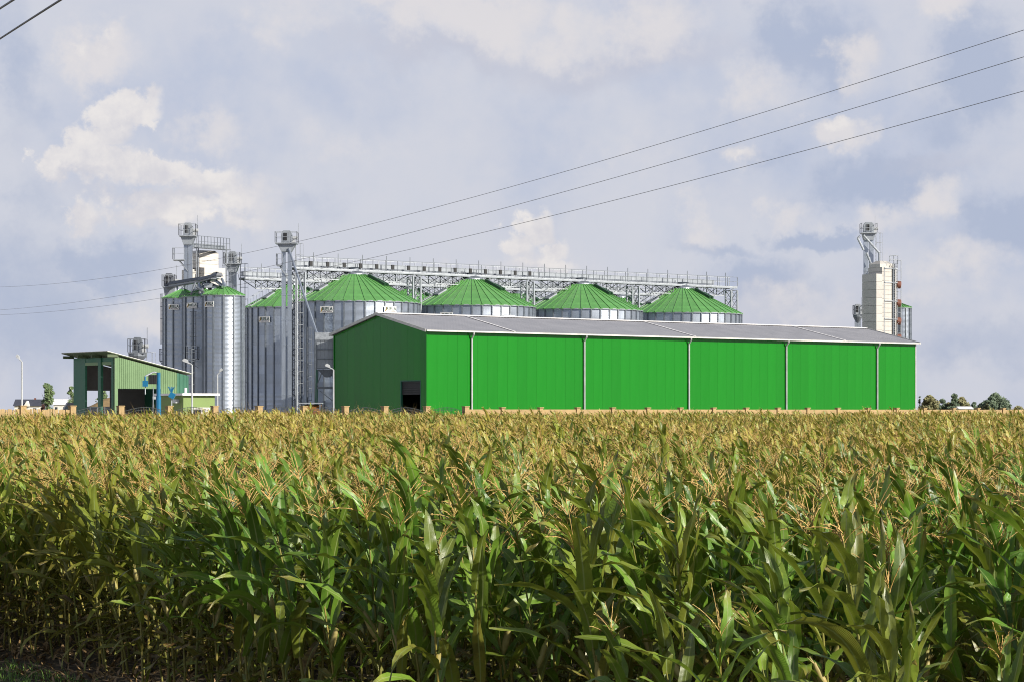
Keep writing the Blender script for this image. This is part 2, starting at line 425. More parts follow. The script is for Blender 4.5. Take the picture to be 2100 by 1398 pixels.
def frame_tower(leg_out, brace_mb, w, d, z0, z1, r=.07, step=1.2):
    """returns four leg meshes, draws the bracing"""
    cs = [(-w / 2, -d / 2), (w / 2, -d / 2), (w / 2, d / 2), (-w / 2, d / 2)]
    for (x, y) in cs:
        mb = MB(); mb.box((x, y, (z0 + z1) / 2), (r * 2, r * 2, z1 - z0)); leg_out.append(mb)
    k = max(1, round((z1 - z0) / step))
    for f in range(4):
        a = cs[f]; b = cs[(f + 1) % 4]
        for i in range(k):
            za = z0 + (z1 - z0) * i / k; zb = z0 + (z1 - z0) * (i + 1) / k
            brace_mb.tube((a[0], a[1], zb), (b[0], b[1], zb), r * .45, 4, cap=False)
            if (i + f) % 2: brace_mb.tube((a[0], a[1], za), (b[0], b[1], zb), r * .45, 4, cap=False)
            else: brace_mb.tube((b[0], b[1], za), (a[0], a[1], zb), r * .45, 4, cap=False)
            brace_mb.tube((b[0], b[1], za), (a[0], a[1], zb), r * .4, 4, cap=False)


# ------------------------------------------------------------------ warehouse
def text_mesh(txt, size, matl):
    cu = bpy.data.curves.new('lettering', 'FONT'); cu.body = txt; cu.size = size; cu.align_x = 'CENTER'; cu.align_y = 'CENTER'; cu.extrude = .004
    cu.offset = size * .018
    o = bpy.data.objects.new('lettering', cu); COL.objects.link(o)
    dg = bpy.context.evaluated_depsgraph_get(); me = bpy.data.meshes.new_from_object(o.evaluated_get(dg))
    bpy.data.objects.remove(o); me.materials.clear(); me.materials.append(matl); me.name = 'lettering'
    return me


def make_warehouse():
    d0 = 200.0; P = px(875, HZ, d0); L = 61.9; W = 14.8; HE = 9.08; HR = 10.70
    T = thing('warehouse', 'long bright green warehouse with grey pitched roof behind the concrete fence', 'warehouse', (P.x, P.y, GZ), AA)
    th = .10
    roof_z = lambda y: HE + (HR - HE) * (1 - abs(y - W / 2) / (W / 2))
    # lining behind the panels
    mb = MB(); i = .115
    mb.quad((i, i, 0), (L - i, i, 0), (L - i, i, HE), (i, i, HE))
    mb.quad((i, W - i, 0), (L - i, W - i, 0), (L - i, W - i, HE), (i, W - i, HE))
    mb.quad((L - i, i, 0), (L - i, W - i, 0), (L - i, W - i, HE), (L - i, W / 2, HR - .05), (L - i, i, HE))
    mb.quad((i, i, 0), (i, .95, 0), (i, .95, 4.72), (i, i, 4.72)); mb.quad((i, 3.95, 0), (i, W - i, 0), (i, W - i, 4.72), (i, 3.95, 4.72))
    mb.quad((i, i, 4.72), (i, W - i, 4.72), (i, W - i, HE), (i, W / 2, HR - .05), (i, i, HE))
    mb.quad((i, i, .02), (L - i, i, .02), (L - i, W - i, .02), (i, W - i, .02))
    mb.build('inner_lining', M['wallin'], T)
    # long side panels
    n = 56; pw = L / n; mb = MB(); mb.b(.005, pw - .005, 0, th, 0, HE - .02); me = mb.mesh('wall_panel', M['wall'])
    for k in range(n): put('wall_panel', me, T, (k * pw, random.uniform(-.004, .004), 0))
    mb = MB(); mb.b(0, L, W - th, W, 0, HE - .02); mb.b(L - th, L, 0, W - th, 0, HE - .3); mb.build('rear_cladding', M['wall'], T)
    # gable panels
    def gp(y0, y1, z0):
        mb = MB(); ys = [y0 + .005, y1 - .005]
        if y0 < W / 2 < y1: ys = [ys[0], W / 2, ys[1]]
        pts = [(ys[0], z0)] + [(ys[-1], z0)] + [(y, roof_z(y) - .03) for y in reversed(ys)]
        a = [(-.0, y, z) for y, z in pts]; b = [(th, y, z) for y, z in pts]
        mb.quad(*reversed(a)); mb.quad(*b)
        for k in range(len(pts)): l = (k + 1) % len(pts); mb.quad(a[k], a[l], b[l], b[k])
        mb.build('wall_panel', M['wall'], T, loc=(random.uniform(-.003, .003), 0, 0))
    gp(.05, .95, 0)
    for k in range(3): gp(.95 + k, 1.95 + k, 4.80)
    for k in range(10): gp(3.95 + k * 1.08, 3.95 + (k + 1) * 1.08, 0)
    # doorway
    mb = MB(); mb.b(-.03, .18, .87, .95, 0, 4.80); mb.b(-.03, .18, 3.95, 4.03, 0, 4.80); mb.b(-.03, .18, .95, 3.95, 4.72, 4.80)
    D = mb.build('door_frame', M['shedd'], T)
    mb = MB()
    for k in range(6): mb.b(.11, .15, .96, 3.94, 3.55 + k * .195, 3.55 + k * .195 + .18)
    mb.build('roller_shutter', M['dark'], D)
    # roof: ribbed sheets between white joint strips, front slope then rear slope
    cut = [-.35, 9.42, 31.1, 51.3, L + .35]
    sl_ = (HR - HE) / (W / 2); ov = .35
    for side in (0, 1):
        yy = (lambda y: y) if side == 0 else (lambda y: W - y)
        for a, b in zip(cut, cut[1:]):
            mb = MB(); x = a + .10; rib = .36
            def strip(x0, x1, h0, h1):
                z0 = HE + .12 - ov * sl_; z1 = HR + .12
                p = [(x0, yy(-ov), z0 + h0), (x1, yy(-ov), z0 + h1), (x1, yy(W / 2), z1 + h1), (x0, yy(W / 2), z1 + h0)]
                mb.quad(*(p if side == 0 else reversed(p)))
            while x < b - .1:
                x1 = min(x + rib, b - .1); w = x1 - x
                strip(x, x + w * .62, 0, 0); strip(x + w * .62, x + w * .72, 0, .018); strip(x + w * .72, x + w * .90, .018, .018); strip(x + w * .90, x1, .018, 0)
                x = x1
            z0 = HE + .10 - ov * sl_; z1 = HR + .10
            p = [(a + .1, yy(-ov), z0 - .06), (b - .1, yy(-ov), z0 - .06), (b - .1, yy(W / 2), z1 - .06), (a + .1, yy(W / 2), z1 - .06)]
            mb.quad(*(reversed(p) if side == 0 else p))
            mb.quad((a + .1, yy(-ov), z0 - .06), (b - .1, yy(-ov), z0 - .06), (b - .1, yy(-ov), z0 + .02), (a + .1, yy(-ov), z0 + .02))
            mb.build('roof_panel', M['roofw'], T)
    ang = math.atan(sl_); Lr = math.hypot(W / 2 + ov, (W / 2 + ov) * sl_)
    for c in cut[1:4]:
        mb = MB(); mb.box((c, (W / 2 - ov) / 2, (HE + HR) / 2 - ov * sl_ / 2 + .18), (.17, Lr, .03), Matrix.Rotation(ang, 3, 'X')); mb.build('joint_strip', M['white'], T)
    mb = MB(); 
    for s, y in ((1, W / 2 - .16), (-1, W / 2 + .16)): mb.box((L / 2, y, HR + .175), (L + .7, .36, .03), Matrix.Rotation(s * ang, 3, 'X'))
    mb.build('ridge_cap', M['white'], T)
    for xx in (-.37, L + .37):
        for s in (1, -1):
            mb = MB(); y = W / 2 - s * (W / 4 + ov / 2)
            mb.box((xx, y, (HE + HR) / 2 - ov * sl_ / 2 + .08), (.05, Lr, .24), Matrix.Rotation(s * ang, 3, 'X')); mb.build('verge_trim', M['trim'], T)
    for y in (-ov - .08, W + ov + .08):
        mb = MB(); mb.b(-.3, L + .3, y - .065, y + .065, HE - .08, HE + .05); mb.build('gutter', M['trim'], T)
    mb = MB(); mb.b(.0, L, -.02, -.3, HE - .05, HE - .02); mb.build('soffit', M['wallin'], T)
    for k in range(5):
        x = (k + .374) * 12.84; mb = MB()
        mb.poly([(x, -ov - .08, HE - .08), (x, -ov - .08, HE - .25), (x, -.13, HE - .6), (x, -.13, 0.02)], .085, 8); mb.build('downpipe', M['pipe'], T)
    for x, y in ((-.02, -.02), (L + .02, -.02), (-.02, W + .02)):
        mb = MB(); mb.b(x - .05, x + .05, y - .05, y + .05, 0, HE - .02); mb.build('corner_trim', M['wall'] if x < 0 else M['trim'], T)
make_warehouse()

# ------------------------------------------------------------------ silos
LET = text_mesh('RIELA', .46, M['signg']); LETS = text_mesh('RIELA', .34, M['signg'])


def sign_on(T, Rr, ang, z, w, h, let):
    mb = MB(); mb.box((0, 0, 0), (w, .03, h))
    S = mb.build('sign', M['signw'], T, loc=(Rr * math.cos(ang), Rr * math.sin(ang), z), rot=(0, 0, ang + math.pi / 2))
    put('lettering', let, S, (w * .07, -.022, h * .06), (R(90), 0, 0))
    mb = MB(); x = -w * .41; mb.prism([(x - .06, -h * .36), (x + .05, -h * .36), (x + .18, h * .33), (x + .07, h * .33)], -.026, -.018); mb.build('slash_mark', M['signo'], S)
    mb = MB(); mb.b(-w * .30, w * .0, -.024, -.018, -h * .36, -h * .27); mb.b(w * .05, w * .44, -.024, -.018, -h * .36, -h * .27); mb.build('strapline', M['signr'], S)


def make_silo(label, cxy, Rr, he, hr, nst, rings, show_rings, let=None, signs=(), small=False, group=None):
    T = thing('grain_silo', label, 'silo', (cxy[0], cxy[1], GZ), 0, group)
    view = math.atan2(-cxy[1], -cxy[0])                       # direction towards the eye
    dth = 2 * math.pi / nst; rh = he / rings
    # one corrugated sheet, shared
    def sheet(a0, a1, z0, z1, nz, out=None):
        mb = out or MB(); na = 3 if small else 1
        i = len(mb.v)
        for k in range(nz + 1):
            z = z0 + (z1 - z0) * k / nz; rr = Rr + (.0075 * math.sin(k * math.pi / 2) if nz > 8 else (.006 if k % 2 else -.006))
            for j in range(na + 1):
                a = a0 + (a1 - a0) * j / na; mb.v.append((rr * math.cos(a), rr * math.sin(a), z))
        for k in range(nz):
            for j in range(na):
                q = i + k * (na + 1) + j; mb.f.append((q, q + 1, q + na + 2, q + na + 1)); mb.m.append(0)
        return mb
    me = sheet(0.002, dth - .002, .002, rh - .002, 36).mesh('wall_panel', M['galv'], True)
    rest = MB()
    off = view - nst // 2 * dth
    for k in range(nst):
        a = off + k * dth; mid = a + dth / 2
        facing = math.cos(mid - view) > -.05
        for r_ in range(rings):
            if facing and r_ >= rings - show_rings: put('wall_panel', me, T, (0, 0, r_ * rh), (0, 0, a))
            else: sheet(a, a + dth, r_ * rh, (r_ + 1) * rh, 4, rest)
    if rest.v: tag(rest.build('rear_sheets', M['galv'], T), None, None, kind='stuff')
    mb = MB(); zlo = 0; mb.b(Rr + .0, Rr + .11, -.055, .055, 0, he - .03); mb.b(Rr + .0, Rr + .05, -.10, .10, 0, he - .05)
    st = mb.mesh('stiffener', M['galvd']); rb = MB()
    for k in range(nst):
        a = off + k * dth
        if math.cos(a - view) > -.1: put('stiffener', st, T, None, (0, 0, a))
    # roof
    rc = Rr * (.16 if not small else .14); Re = Rr + .16
    mb = MB(); z1 = hr; z0 = he + .02
    nr = nst if not small else nst * 2; dr = 2 * math.pi / nr; zc = z0 + (z1 - z0)
    def P(r, a, z): return (r * math.cos(a), r * math.sin(a), z)
    g = dr * .5
    mb.quad(P(Re, -g, z0), P(Re, g * .9, z0), P(rc, g * .9, zc), P(rc, -g, zc))
    e = .06 if not small else .04
    mb.quad(P(Re, g * .9, z0), P(Re, g * .9, z0 + e), P(rc, g * .9, zc + e), P(rc, g * .9, zc)); mb.quad(P(Re, g * .9, z0 + e), P(Re, g, z0 + e), P(rc, g, zc + e), P(rc, g * .9, zc + e))
    mb.quad(P(Re, g, z0 + e), P(Re, g, z0), P(rc, g, zc), P(rc, g, zc + e)); mb.quad(P(Re, -g, z0 - .08), P(Re, g, z0 - .08), P(Re, g, z0), P(Re, -g, z0))
    rm = mb.mesh('roof_panel', M['roofg'])
    for k in range(nr): put('roof_panel', rm, T, None, (0, 0, view + (k + .5) * dr))
    mb = MB(); mb.lathe([(Rr + .02, he - .10), (Rr + .15, he - .10), (Rr + .15, he + .0), (Rr + .02, he + .0)], 60 if not small else 32, close=False); mb.build('eave_ring', M['steelw'], T, smooth=False)
    mb = MB(); k = 1 if not small else .35
    mb.lathe([(rc + .15 * k, hr - .12 * k), (rc + .1 * k, hr + .05 * k), (rc * .75, hr + .30 * k), (rc * .55, hr + .34 * k), (rc * .55, hr + .62 * k), (rc * .7, hr + .66 * k), (.1, hr + .74 * k)], 24); mb.build('roof_cap', M['galvd'], T)
    slope = (hr - he) / (Rr - rc)
    if not small:
        # twin vent hoods high on one slope, ladder and rail up the other
        def onroof(rad, a, up): return Vector((rad * math.cos(a), rad * math.sin(a), hr - (rad - rc) * slope + up))
        for da in (1.02, 1.22):
            a = view + da; c = onroof(Rr * .40, a, .16); mb = MB()
            Mx = Matrix.Rotation(a, 3, 'Z') @ Matrix.Rotation(math.atan(slope), 3, 'Y'); mb.box(c, (2.1, .42, .34), Mx); mb.build('vent_hood', M['roofgd'], T)
        a = view + 1.12; c = onroof(Rr * .34, a, .24); mb = MB(); mb.box(c, (.7, .5, .3), Matrix.Rotation(a, 3, 'Z') @ Matrix.Rotation(math.atan(slope), 3, 'Y')); mb.build('vent_box', M['steelw'], T)
        a = view - 1.12; p = onroof(Rr, a, .12); q = onroof(rc, a, .12); mb = MB(); sd = Vector((-math.sin(a), math.cos(a), 0))
        ladder(mb, p, q, .6, sd, .035, .3)
        for s in (-.33, .33):
            for i in range(7):
                c = p + (q - p) * i / 6 + sd * s; mb.tube(c, c + Vector((0, 0, .8)), .025, 4, cap=False)
            mb.tube(p + sd * s + Vector((0, 0, .8)), q + sd * s + Vector((0, 0, .8)), .03, 4, cap=False)
        mb.build('roof_ladder', M['steelw'], T)
        a = view - .95; mb = MB(); c = onroof(Rr * .62, a, .14); mb.box(c, (1.2, .9, .14), Matrix.Rotation(a, 3, 'Z') @ Matrix.Rotation(math.atan(slope), 3, 'Y')); mb.build('inspection_hatch', M['steelw'], T)
    for (da, z) in signs: sign_on(T, Rr + .14, view + da, z, 1.38 if not small else 1.02, .62 if not small else .48, let)
    return T

SA0 = px(727, HZ, 230.0); SB0 = px(600, HZ, 245.0)
def rowA(t): return Vector((SA0.x + .7955 * t, SA0.y + .606 * t))
def rowB(t): return Vector((SB0.x + .7955 * t, SB0.y + .606 * t))
make_silo('wide silver silo with green cone roof standing beside the tall twin-tube elevator', rowA(0), 6.55, 12.85, 15.75, 40, 13, 13, LET, [(-.42, 11.95), (.55, 12.0)])
make_silo('wide green-roofed silo second in the row behind the warehouse ridge near its gable', rowA(14.65), 6.55, 12.85, 15.75, 40, 13, 3, LET, [(-.40, 11.75), (.60, 11.5)])
make_silo('wide green-roofed silo third of the row behind the middle of the warehouse roof', rowA(29.3), 6.55, 12.85, 15.75, 40, 13, 3, LET, [(-.42, 11.45), (.58, 11.4)])
make_silo('wide green-roofed silo at the end of the row below the end of the catwalk', rowA(43.9), 6.55, 12.85, 15.75, 40, 13, 3, LET, [(-.42, 11.35), (.58, 11.3)])
make_silo('shaded silver silo with green roof between the small silos and the tall elevator', rowB(0), 5.1, 13.0, 15.55, 32, 13, 9 + 0, LET, [(-.60, 11.65)])
for k, s in enumerate(('green silo roof peeking out between the first and second wide silos',
                       'green silo roof peeking out between the second and third wide silos',
                       'green silo roof peeking out between the third and last wide silos')):
    make_silo(s, rowB(15.2 * (k + 1)), 5.1, 13.0, 15.55, 32, 13, 1)
C1 = px(458.5, HZ, 200.0)
def rowC(s): return Vector((C1.x - .606 * s, C1.y + .7955 * s))
make_silo('slim silver silo with pointed green roof nearest the fence, bright streak down its side', rowC(0), 1.74, 12.15, 12.95, 12, 12, 12, LETS, [(-.72, 11.3)], True)
make_silo('slim silver silo squeezed in the middle of the three with a caged ladder in front', rowC(3.6), 1.74, 12.15, 12.95, 12, 12, 12, LETS, [(-.55, 11.3)], True)
make_silo('slim silver silo farthest back of the three beside the outer ladder', rowC(7.2), 1.74, 12.15, 12.95, 12, 12, 12, LETS, [(-.45, 11.3)], True)


# ------------------------------------------------------------------ catwalk galleries and their towers
def make_gallery(label, p0, L, zdeck, tilt_dark, boxes):
    T = thing('conveyor_catwalk', label, 'catwalk', (p0.x, p0.y, zdeck), AA)
    mb = MB(); mb.b(0, L, -.55, .75, -.10, 0); mb.build('walkway', M['steel'], T)
    mb = MB(); mb.b(.2, L - 3.0, .05, .55, .12, .62); mb.b(.2, L - 3.0, 0, .6, .62, .66); mb.build('conveyor_housing', M['steelw'], T)
    for y, nm in ((-.55, 'front_railing'), (.75, 'rear_railing')):
        mb = MB(); rail_run(mb, [(0, y, 0), (L, y, 0)], 1.05, 1.5, .034); mb.build(nm, M['steeld'] if y < 0 else M['steel'], T)
    k = int(L / 2.9); mb = MB(); mb.tube((0, -.55, 0), (0, -.55, 1.5), .035, 4); am = mb.mesh('antenna_post', M['steeld'])
    for i in range(k): put('antenna_post', am, T, (2 + i * 2.9, 0, 0))
    d = 1.05; mb = MB()
    for y in (-.5, .7):
        mb.b(0, L, y - .05, y + .05, -.24, -.10); 
    mb.build('top_chord', M['steelw'], T)
    seg = 14.65; nseg = max(1, round(L / seg)); seg = L / nseg; bc = MB(); tm = M['steeld'] if tilt_dark else M['steel']
    ca = seg * .14; n = 7; st = (seg - 2 * ca) / n
    def member(p, q, r, nm): mb = MB(); mb.tube(p, q, r, 4); return mb.mesh(nm, tm)
    mv = member((0, 0, -.2), (0, 0, -d), .05, 'truss_post'); m1 = member((0, 0, -.2), (st, 0, -d), .042, 'truss_brace'); m2 = member((st, 0, -.2), (0, 0, -d), .042, 'truss_brace')
    e1 = member((seg * .03, 0, -.2), (ca, 0, -d), .05, 'end_strut'); e2 = member((seg * .97, 0, -.2), (seg - ca, 0, -d), .05, 'end_strut')
    for s in range(nseg):
        a = s * seg + ca; b = (s + 1) * seg - ca
        for y in (-.5, .7):
            bc.b(a, b, y - .04, y + .04, -d - .08, -d)
            put('end_strut', e1, T, (s * seg, y, 0)); put('end_strut', e2, T, (s * seg, y, 0))
            for i in range(n + 1): put('truss_post', mv, T, (a + i * st, y, 0))
            for i in range(n): put('truss_brace', m1, T, (a + i * st, y, 0)); put('truss_brace', m2, T, (a + i * st, y + .02, 0))
    bc.build('bottom_chord', M['steel'], T)
    if boxes:
        mb = MB(); x = 1.5; mb.b(0, .32, -.70, -.58, .15, .62); im = mb.mesh('idler_box', M['dark'])
        while x < L * .5: put('idler_box', im, T, (x, 0, 0)); x += 1.95
    return T
gA = rowA(-7.2) ; make_gallery('long upper catwalk with railings on a steel truss over the wide silos', gA, 58.9, 17.35, True, True)
gB = rowB(-6.2) ; make_gallery('rear catwalk with railings on a steel truss starting by the slim silos', gB, 57.5, 17.25, True, False)


def make_tower(label, p, z1, w=.95):
    T = thing('support_tower', label, 'tower', (p.x, p.y, GZ), AA, 'lattice towers carrying the catwalk')
    legs = []; br = MB(); frame_tower(legs, br, w, w, 0, z1 - GZ - .3, .075, 1.0)
    for l in legs: l.build('leg', M['steelw'], T)
    br.build('bracing', M['steeld'], T)
for t_, lab in ((-6.6, 'lattice tower just behind the tall twin-tube elevator'), (7.3, 'lattice tower rising between the first and second wide silos'),
                (21.95, 'lattice tower rising between the second and third wide silos'), (36.6, 'lattice tower rising between the third and last wide silos'),
                (51.3, 'lattice tower under the far end of the upper catwalk')):
    make_tower(lab, rowA(t_), 17.2)


# ------------------------------------------------------------------ bucket elevators
def make_elevator(label, p, zdeck, gap=.46, cr=.17, pw=1.9, pd=1.6, rz=AA, z0=0.0, round_hopper=False, decks=(), caged=None, hoodc='steelw', low=None):
    """p ground point, twin casings, head with railing platform"""
    T = thing('bucket_elevator', label, 'grain elevator', (p.x, p.y, GZ), rz)
    zd = zdeck - GZ
    for s in (-1, 1):
        mb = MB(); x = s * gap / 2; mb.b(x - cr, x + cr, -cr, cr, z0, zd - .35)
        k = z0 + 1.2
        while k < zd - 1: mb.b(x - cr - .035, x + cr + .035, -cr - .035, cr + .035, k, k + .07); k += 2.4
        mb.build('casing', M['galv'], T)
    mb = MB()
    if round_hopper: mb.lathe([(gap * .5, zd - 1.0), (pw * .55, zd - .3), (pw * .55, zd - .06)], 14)
    else:
        a, b = pw * .42, gap * .5 + cr; mb.prism([(-b, zd - .85), (b, zd - .85), (a, zd - .1), (-a, zd - .1)], -pd * .3, pd * .3)
    mb.build('head_hopper', M['steeld' if round_hopper else 'steelw'], T)
    mb = MB(); mb.b(-pw / 2, pw / 2, -pd / 2, pd / 2, zd - .1, zd); mb.build('platform', M['steeld' if round_hopper else 'steel'], T)
    mb = MB(); w = gap * .5 + cr + .05
    mb.prism([(-w, zd), (w, zd), (w, zd + .85), (w * .6, zd + 1.2), (-w * .6, zd + 1.2), (-w, zd + .85)], -.32, .32); mb.build('head_hood', M[hoodc], T)
    mb = MB(); mb.b(-w * .55, w * .1, -.36, -.325, zd + .25, zd + .95); mb.build('hood_door', M['dark'], T)
    mb = MB(); mb.tube((w + .05, 0, zd + .5), (w + .5, 0, zd + .5), .17, 10); mb.b(w + .02, w + .3, -.2, .2, zd + .0, zd + .3); mb.build('drive_motor', M['lampm'], T)
    mb = MB(); c = [(-pw / 2, -pd / 2, zd), (pw / 2, -pd / 2, zd), (pw / 2, pd / 2, zd), (-pw / 2, pd / 2, zd), (-pw / 2, -pd / 2, zd)]
    rail_run(mb, c, 1.05, .65, .03); mb.tube((pw / 2, pd / 2, zd), (pw / 2, pd / 2, zd + 2.0), .025, 4); mb.build('railing', M['steel'] if not round_hopper else M['steeld'], T)
    mb = MB(); lo = low if low is not None else z0
    xs = gap / 2 + cr + .35; ladder(mb, (xs, .25, lo + .3), (xs, .25, zd), .42, Vector((0, 1, 0)), .028, .33, Vector((1, 0, 0)) if caged is None else caged); mb.build('ladder', M['steel'], T)
    for (x0, x1, z) in decks:
        mb = MB(); mb.b(x0, x1, -.6, .6, z - GZ - .1, z - GZ); D = mb.build('rest_platform', M['steel'], T)
        mb = MB(); q = z - GZ; rail_run(mb, [(x0, .6, q), (x0, -.6, q), (x1, -.6, q)], 1.05, .7, .03); mb.build('railing', M['steel'], D)
        mb = MB(); mb.tube(((x0 + x1) / 2, -.5, q - .1), (0 if abs(x0) > abs(x1) else x1, -.2, q - 1.1), .05, 4); mb.tube(((x0 + x1) / 2, .5, q - .1), (0, .2, q - 1.1), .05, 4); mb.build('strut', M['steeld'], D)
    return T

E1 = px(588, HZ, 221.0)
T = make_elevator('tall free-standing twin-tube elevator with railed head in front of the shaded silo', E1, px(0, 499, 221).z, .58, .19, 2.1, 1.6, 0, decks=[(-.95, -.35, px(0, 544, 221).z)])
p = px(592, 510, 220.5); q = px(650, 684, 214); mb = MB(); L0 = Vector((E1.x, E1.y, GZ)); mb.tube(p - L0, q - L0, .10, 8); mb.build('discharge_spout', M['galv'], T)

E2 = px(386, HZ, 213.0)
make_elevator('tallest elevator head with railed platform rising beside the cream dryer', E2, px(0, 484, 213).z, .42, .18, 1.55, 1.5, 0, hoodc='steel', decks=[(-1.35, -.3, px(0, 533, 213).z)], caged=Vector((-1, 0, 0)))
E3 = px(347, HZ, 210.0)
make_elevator('short elevator with motor and railed head above the slim silo farthest back', E3, px(0, 588, 210).z, .40, .16, 1.15, 1.2, 0, hoodc='cover')
E4 = px(477, HZ, 224.0)
make_elevator('elevator with square head on a funnel between dryer and rear catwalk', E4, px(0, 541, 224).z, .40, .18, 1.55, 1.5, 0)
E5 = px(282, HZ, 186.0)
make_elevator('dark elevator head with round hopper looking over the pale green shed roof', E5, px(0, 722, 186).z, .34, .16, 1.35, 1.35, 0, round_hopper=True, hoodc='steeld')  # same metal as the other heads, its shade painted in with darker steel
E6 = px(1781, HZ, 262.0)
T = make_elevator('elevator with railed head and bent spouts beside the lone cream dryer tower', E6, px(0, 478, 262).z, .62, .24, 1.75, 1.5, 0)
L0 = Vector((E6.x, E6.y, GZ))
for pts in (((1764, 484), (1759, 489), (1771, 513)), ((1771, 483), (1803, 519), (1803, 536)), ((1777, 519), (1786, 541))):
    mb = MB(); mb.poly([px(x, y, 261.3) - L0 for x, y in pts], .12, 8); mb.build('discharge_spout', M['steel'], T)
E7 = px(1759, HZ, 268.0)
make_elevator('small elevator head low behind the lone cream dryer tower', E7, px(0, 645, 268).z, .36, .16, 1.0, 1.1, 0, round_hopper=True, hoodc='steel')


# ------------------------------------------------------------------ dryers and conveyors around the slim silos
def sheet_stack(T, x0, x1, y0, y1, z0, z1, n, m, gap=.012):
    """cladding boxes course by course, each course a panel"""
    h = (z1 - z0) / n; mb = MB(); mb.b(x0, x1, y0, y1, gap, h - gap); me = mb.mesh('cladding_panel', m)
    for k in range(n): put('cladding_panel', me, T, (0, 0, z0 + k * h), None)

def fan(T, loc, r, nrm, m='fan', rz=0):
    mb = MB(); mb.lathe([(r, 0), (r * 1.08, .08), (r * 1.08, .42), (r, .5)], 18, close=False); mb.lathe([(r * .98, .2), (r * .2, .26)], 18, close=True)
    rot = Vector(nrm).to_track_quat('Z', 'Y').to_euler()
    Fn = mb.build('fan_housing', M[m], T, loc=loc, rot=rot)
    mb = MB()
    for k in range(6):
        a = k * math.pi / 3; mb.box((math.cos(a) * r * .5, math.sin(a) * r * .5, .36), (r * .9, r * .25, .03), Matrix.Rotation(a, 3, 'Z') @ Matrix.Rotation(.5, 3, 'X'))
    mb.tube((0, 0, .25), (0, 0, .48), r * .2, 8); mb.build('impeller', M['dark'], Fn)


def make_left_dryer():
    Y = 216.0; p = px(409, HZ, Y); T = thing('grain_dryer', 'cream box-shaped grain dryer with round fan among the slim silos', 'grain dryer', (p.x, p.y, GZ), AA)
    z = lambda y: CZ + (HZ - y) / F * Y - GZ
    sheet_stack(T, 0, 2.05, 0, 2.2, z(549), z(519), 4, M['cream'])
    mb = MB(); a = z(519); b = z(513)
    v = [(0, 0, a), (2.05, 0, a), (2.05, 2.2, a), (0, 2.2, a), (.2, .3, b), (1.85, .3, b), (1.85, 1.9, b), (.2, 1.9, b)]
    for f in ((0, 1, 5, 4), (1, 2, 6, 5), (2, 3, 7, 6), (3, 0, 4, 7), (4, 5, 6, 7)): mb.quad(*[v[i] for i in f])
    mb.build('hopper_top', M['cream'], T)
    sheet_stack(T, .25, 2.5, -.5, 2.4, z(585), z(549), 3, M['cream']); sheet_stack(T, -.55, .24, .6, 2.4, z(582), z(552), 3, M['cream'])
    mb = MB(); mb.b(.2, 2.3, 0, 2.2, 0, z(585)); mb.build('lower_body', M['galv'], T)
    fan(T, (1.35, -.52, z(565.5)), .34, (0, -1, 0), 'steeld')
    mb = MB()
    for (x, y) in ((-.3, -.3), (2.75, -.3)): mb.tube((x, y, z(585)), (x, y, z(500)), .06, 4)
    ladder(mb, (2.6, -.1, z(575)), (2.6, -.1, z(510)), .4, Vector((0, 1, 0)), .028, .33, Vector((1, 0, 0))); mb.build('ladder', M['steeld'], T)
make_left_dryer()


def make_span(name, label, cat, p, q, w, h, m, cover=None, rails=True, spouts=()):
    p = Vector(p); q = Vector(q); d = q - p; L = d.length; hd = math.atan2(d.y, d.x); pitch = math.atan2(d.z, math.hypot(d.x, d.y))
    T = thing(name, label, cat, p, 0); T.rotation_euler = (0, -pitch, hd)
    mb = MB(); mb.b(0, L, -w / 2, w / 2, 0, h); mb.build('housing', m, T)
    if cover: mb = MB(); mb.prism([(0, 0), (0, 0)], 0, 0) if False else None; c = MB(); c.prism([(-w * .75, h - .05), (w * .75, h - .05), (w * .45, h + .22), (-w * .45, h + .22)], -.2, L + .2, Matrix.Rotation(-math.pi / 2, 3, 'Z')); c.build('cover', cover, T)
    mb = MB(); mb.b(0, L, -w / 2 - .5, -w / 2 - .02, -.1, -.03); mb.build('walkway', M['steeld'], T)
    if rails: mb = MB(); rail_run(mb, [(0, -w / 2 - .5, -.03), (L, -w / 2 - .5, -.03)], 1.05, .62, .028); mb.build('railing', M['steeld'], T)
    for (x, dx, dz) in spouts: mb = MB(); mb.tube((x, 0, 0), (x + dx, 0, -dz), .10, 8); mb.build('spout', M['galv'], T)
    return T
make_span('top_conveyor', 'white trough conveyor with tall rail posts over the cream dryer', 'conveyor', px(392, 507, 213), px(457, 512, 219), .5, .36, M['steelw'])
make_span('covered_conveyor', 'dark hooded conveyor crossing above the slim silos', 'conveyor', px(350, 589, 209.5), px(413, 579, 205), .42, .25, M['steel'], M['cover'], False, [(1.2, .2, .7), (2.6, -.2, .7)])
make_span('covered_conveyor', 'dark hooded conveyor rising over the nearest slim silo roof', 'conveyor', px(412, 581, 204), px(449, 571, 199.5), .42, .25, M['steel'], M['cover'], False, [(1.5, .1, .7), (.5, .3, 1.0)])
# pipes gathered between the slim silos
mb = MB(); T = thing('spout_bundle', 'tangle of grey spouts dropping between the slim silos below the conveyors', 'pipes', px(410, HZ, 202.0) * 1)
o = Vector(T.location)
for k, (a, b) in enumerate((((400, 582), (392, 604)), ((408, 582), (415, 608)), ((418, 580), (432, 594)), ((424, 578), (446, 588)), ((430, 577), (408, 602)), ((441, 575), (457, 587)), ((404, 590), (418, 600)), ((455, 572), (462, 588)))):
    mb = MB(); mb.tube(px(*a, 202 - k * .35) - o, px(*b, 201 - k * .3) - o, .10 + .02 * (k % 3), 8); mb.build('spout', M['galv'] if k % 2 else M['steeld'], T)
mb = MB(); mb.box(px(406, 600, 202.6) - o, (1.0, .8, .5)); mb.box(px(428, 586, 200.2) - o, (.7, .6, .4)); mb.build('gearbox', M['steel'], T)


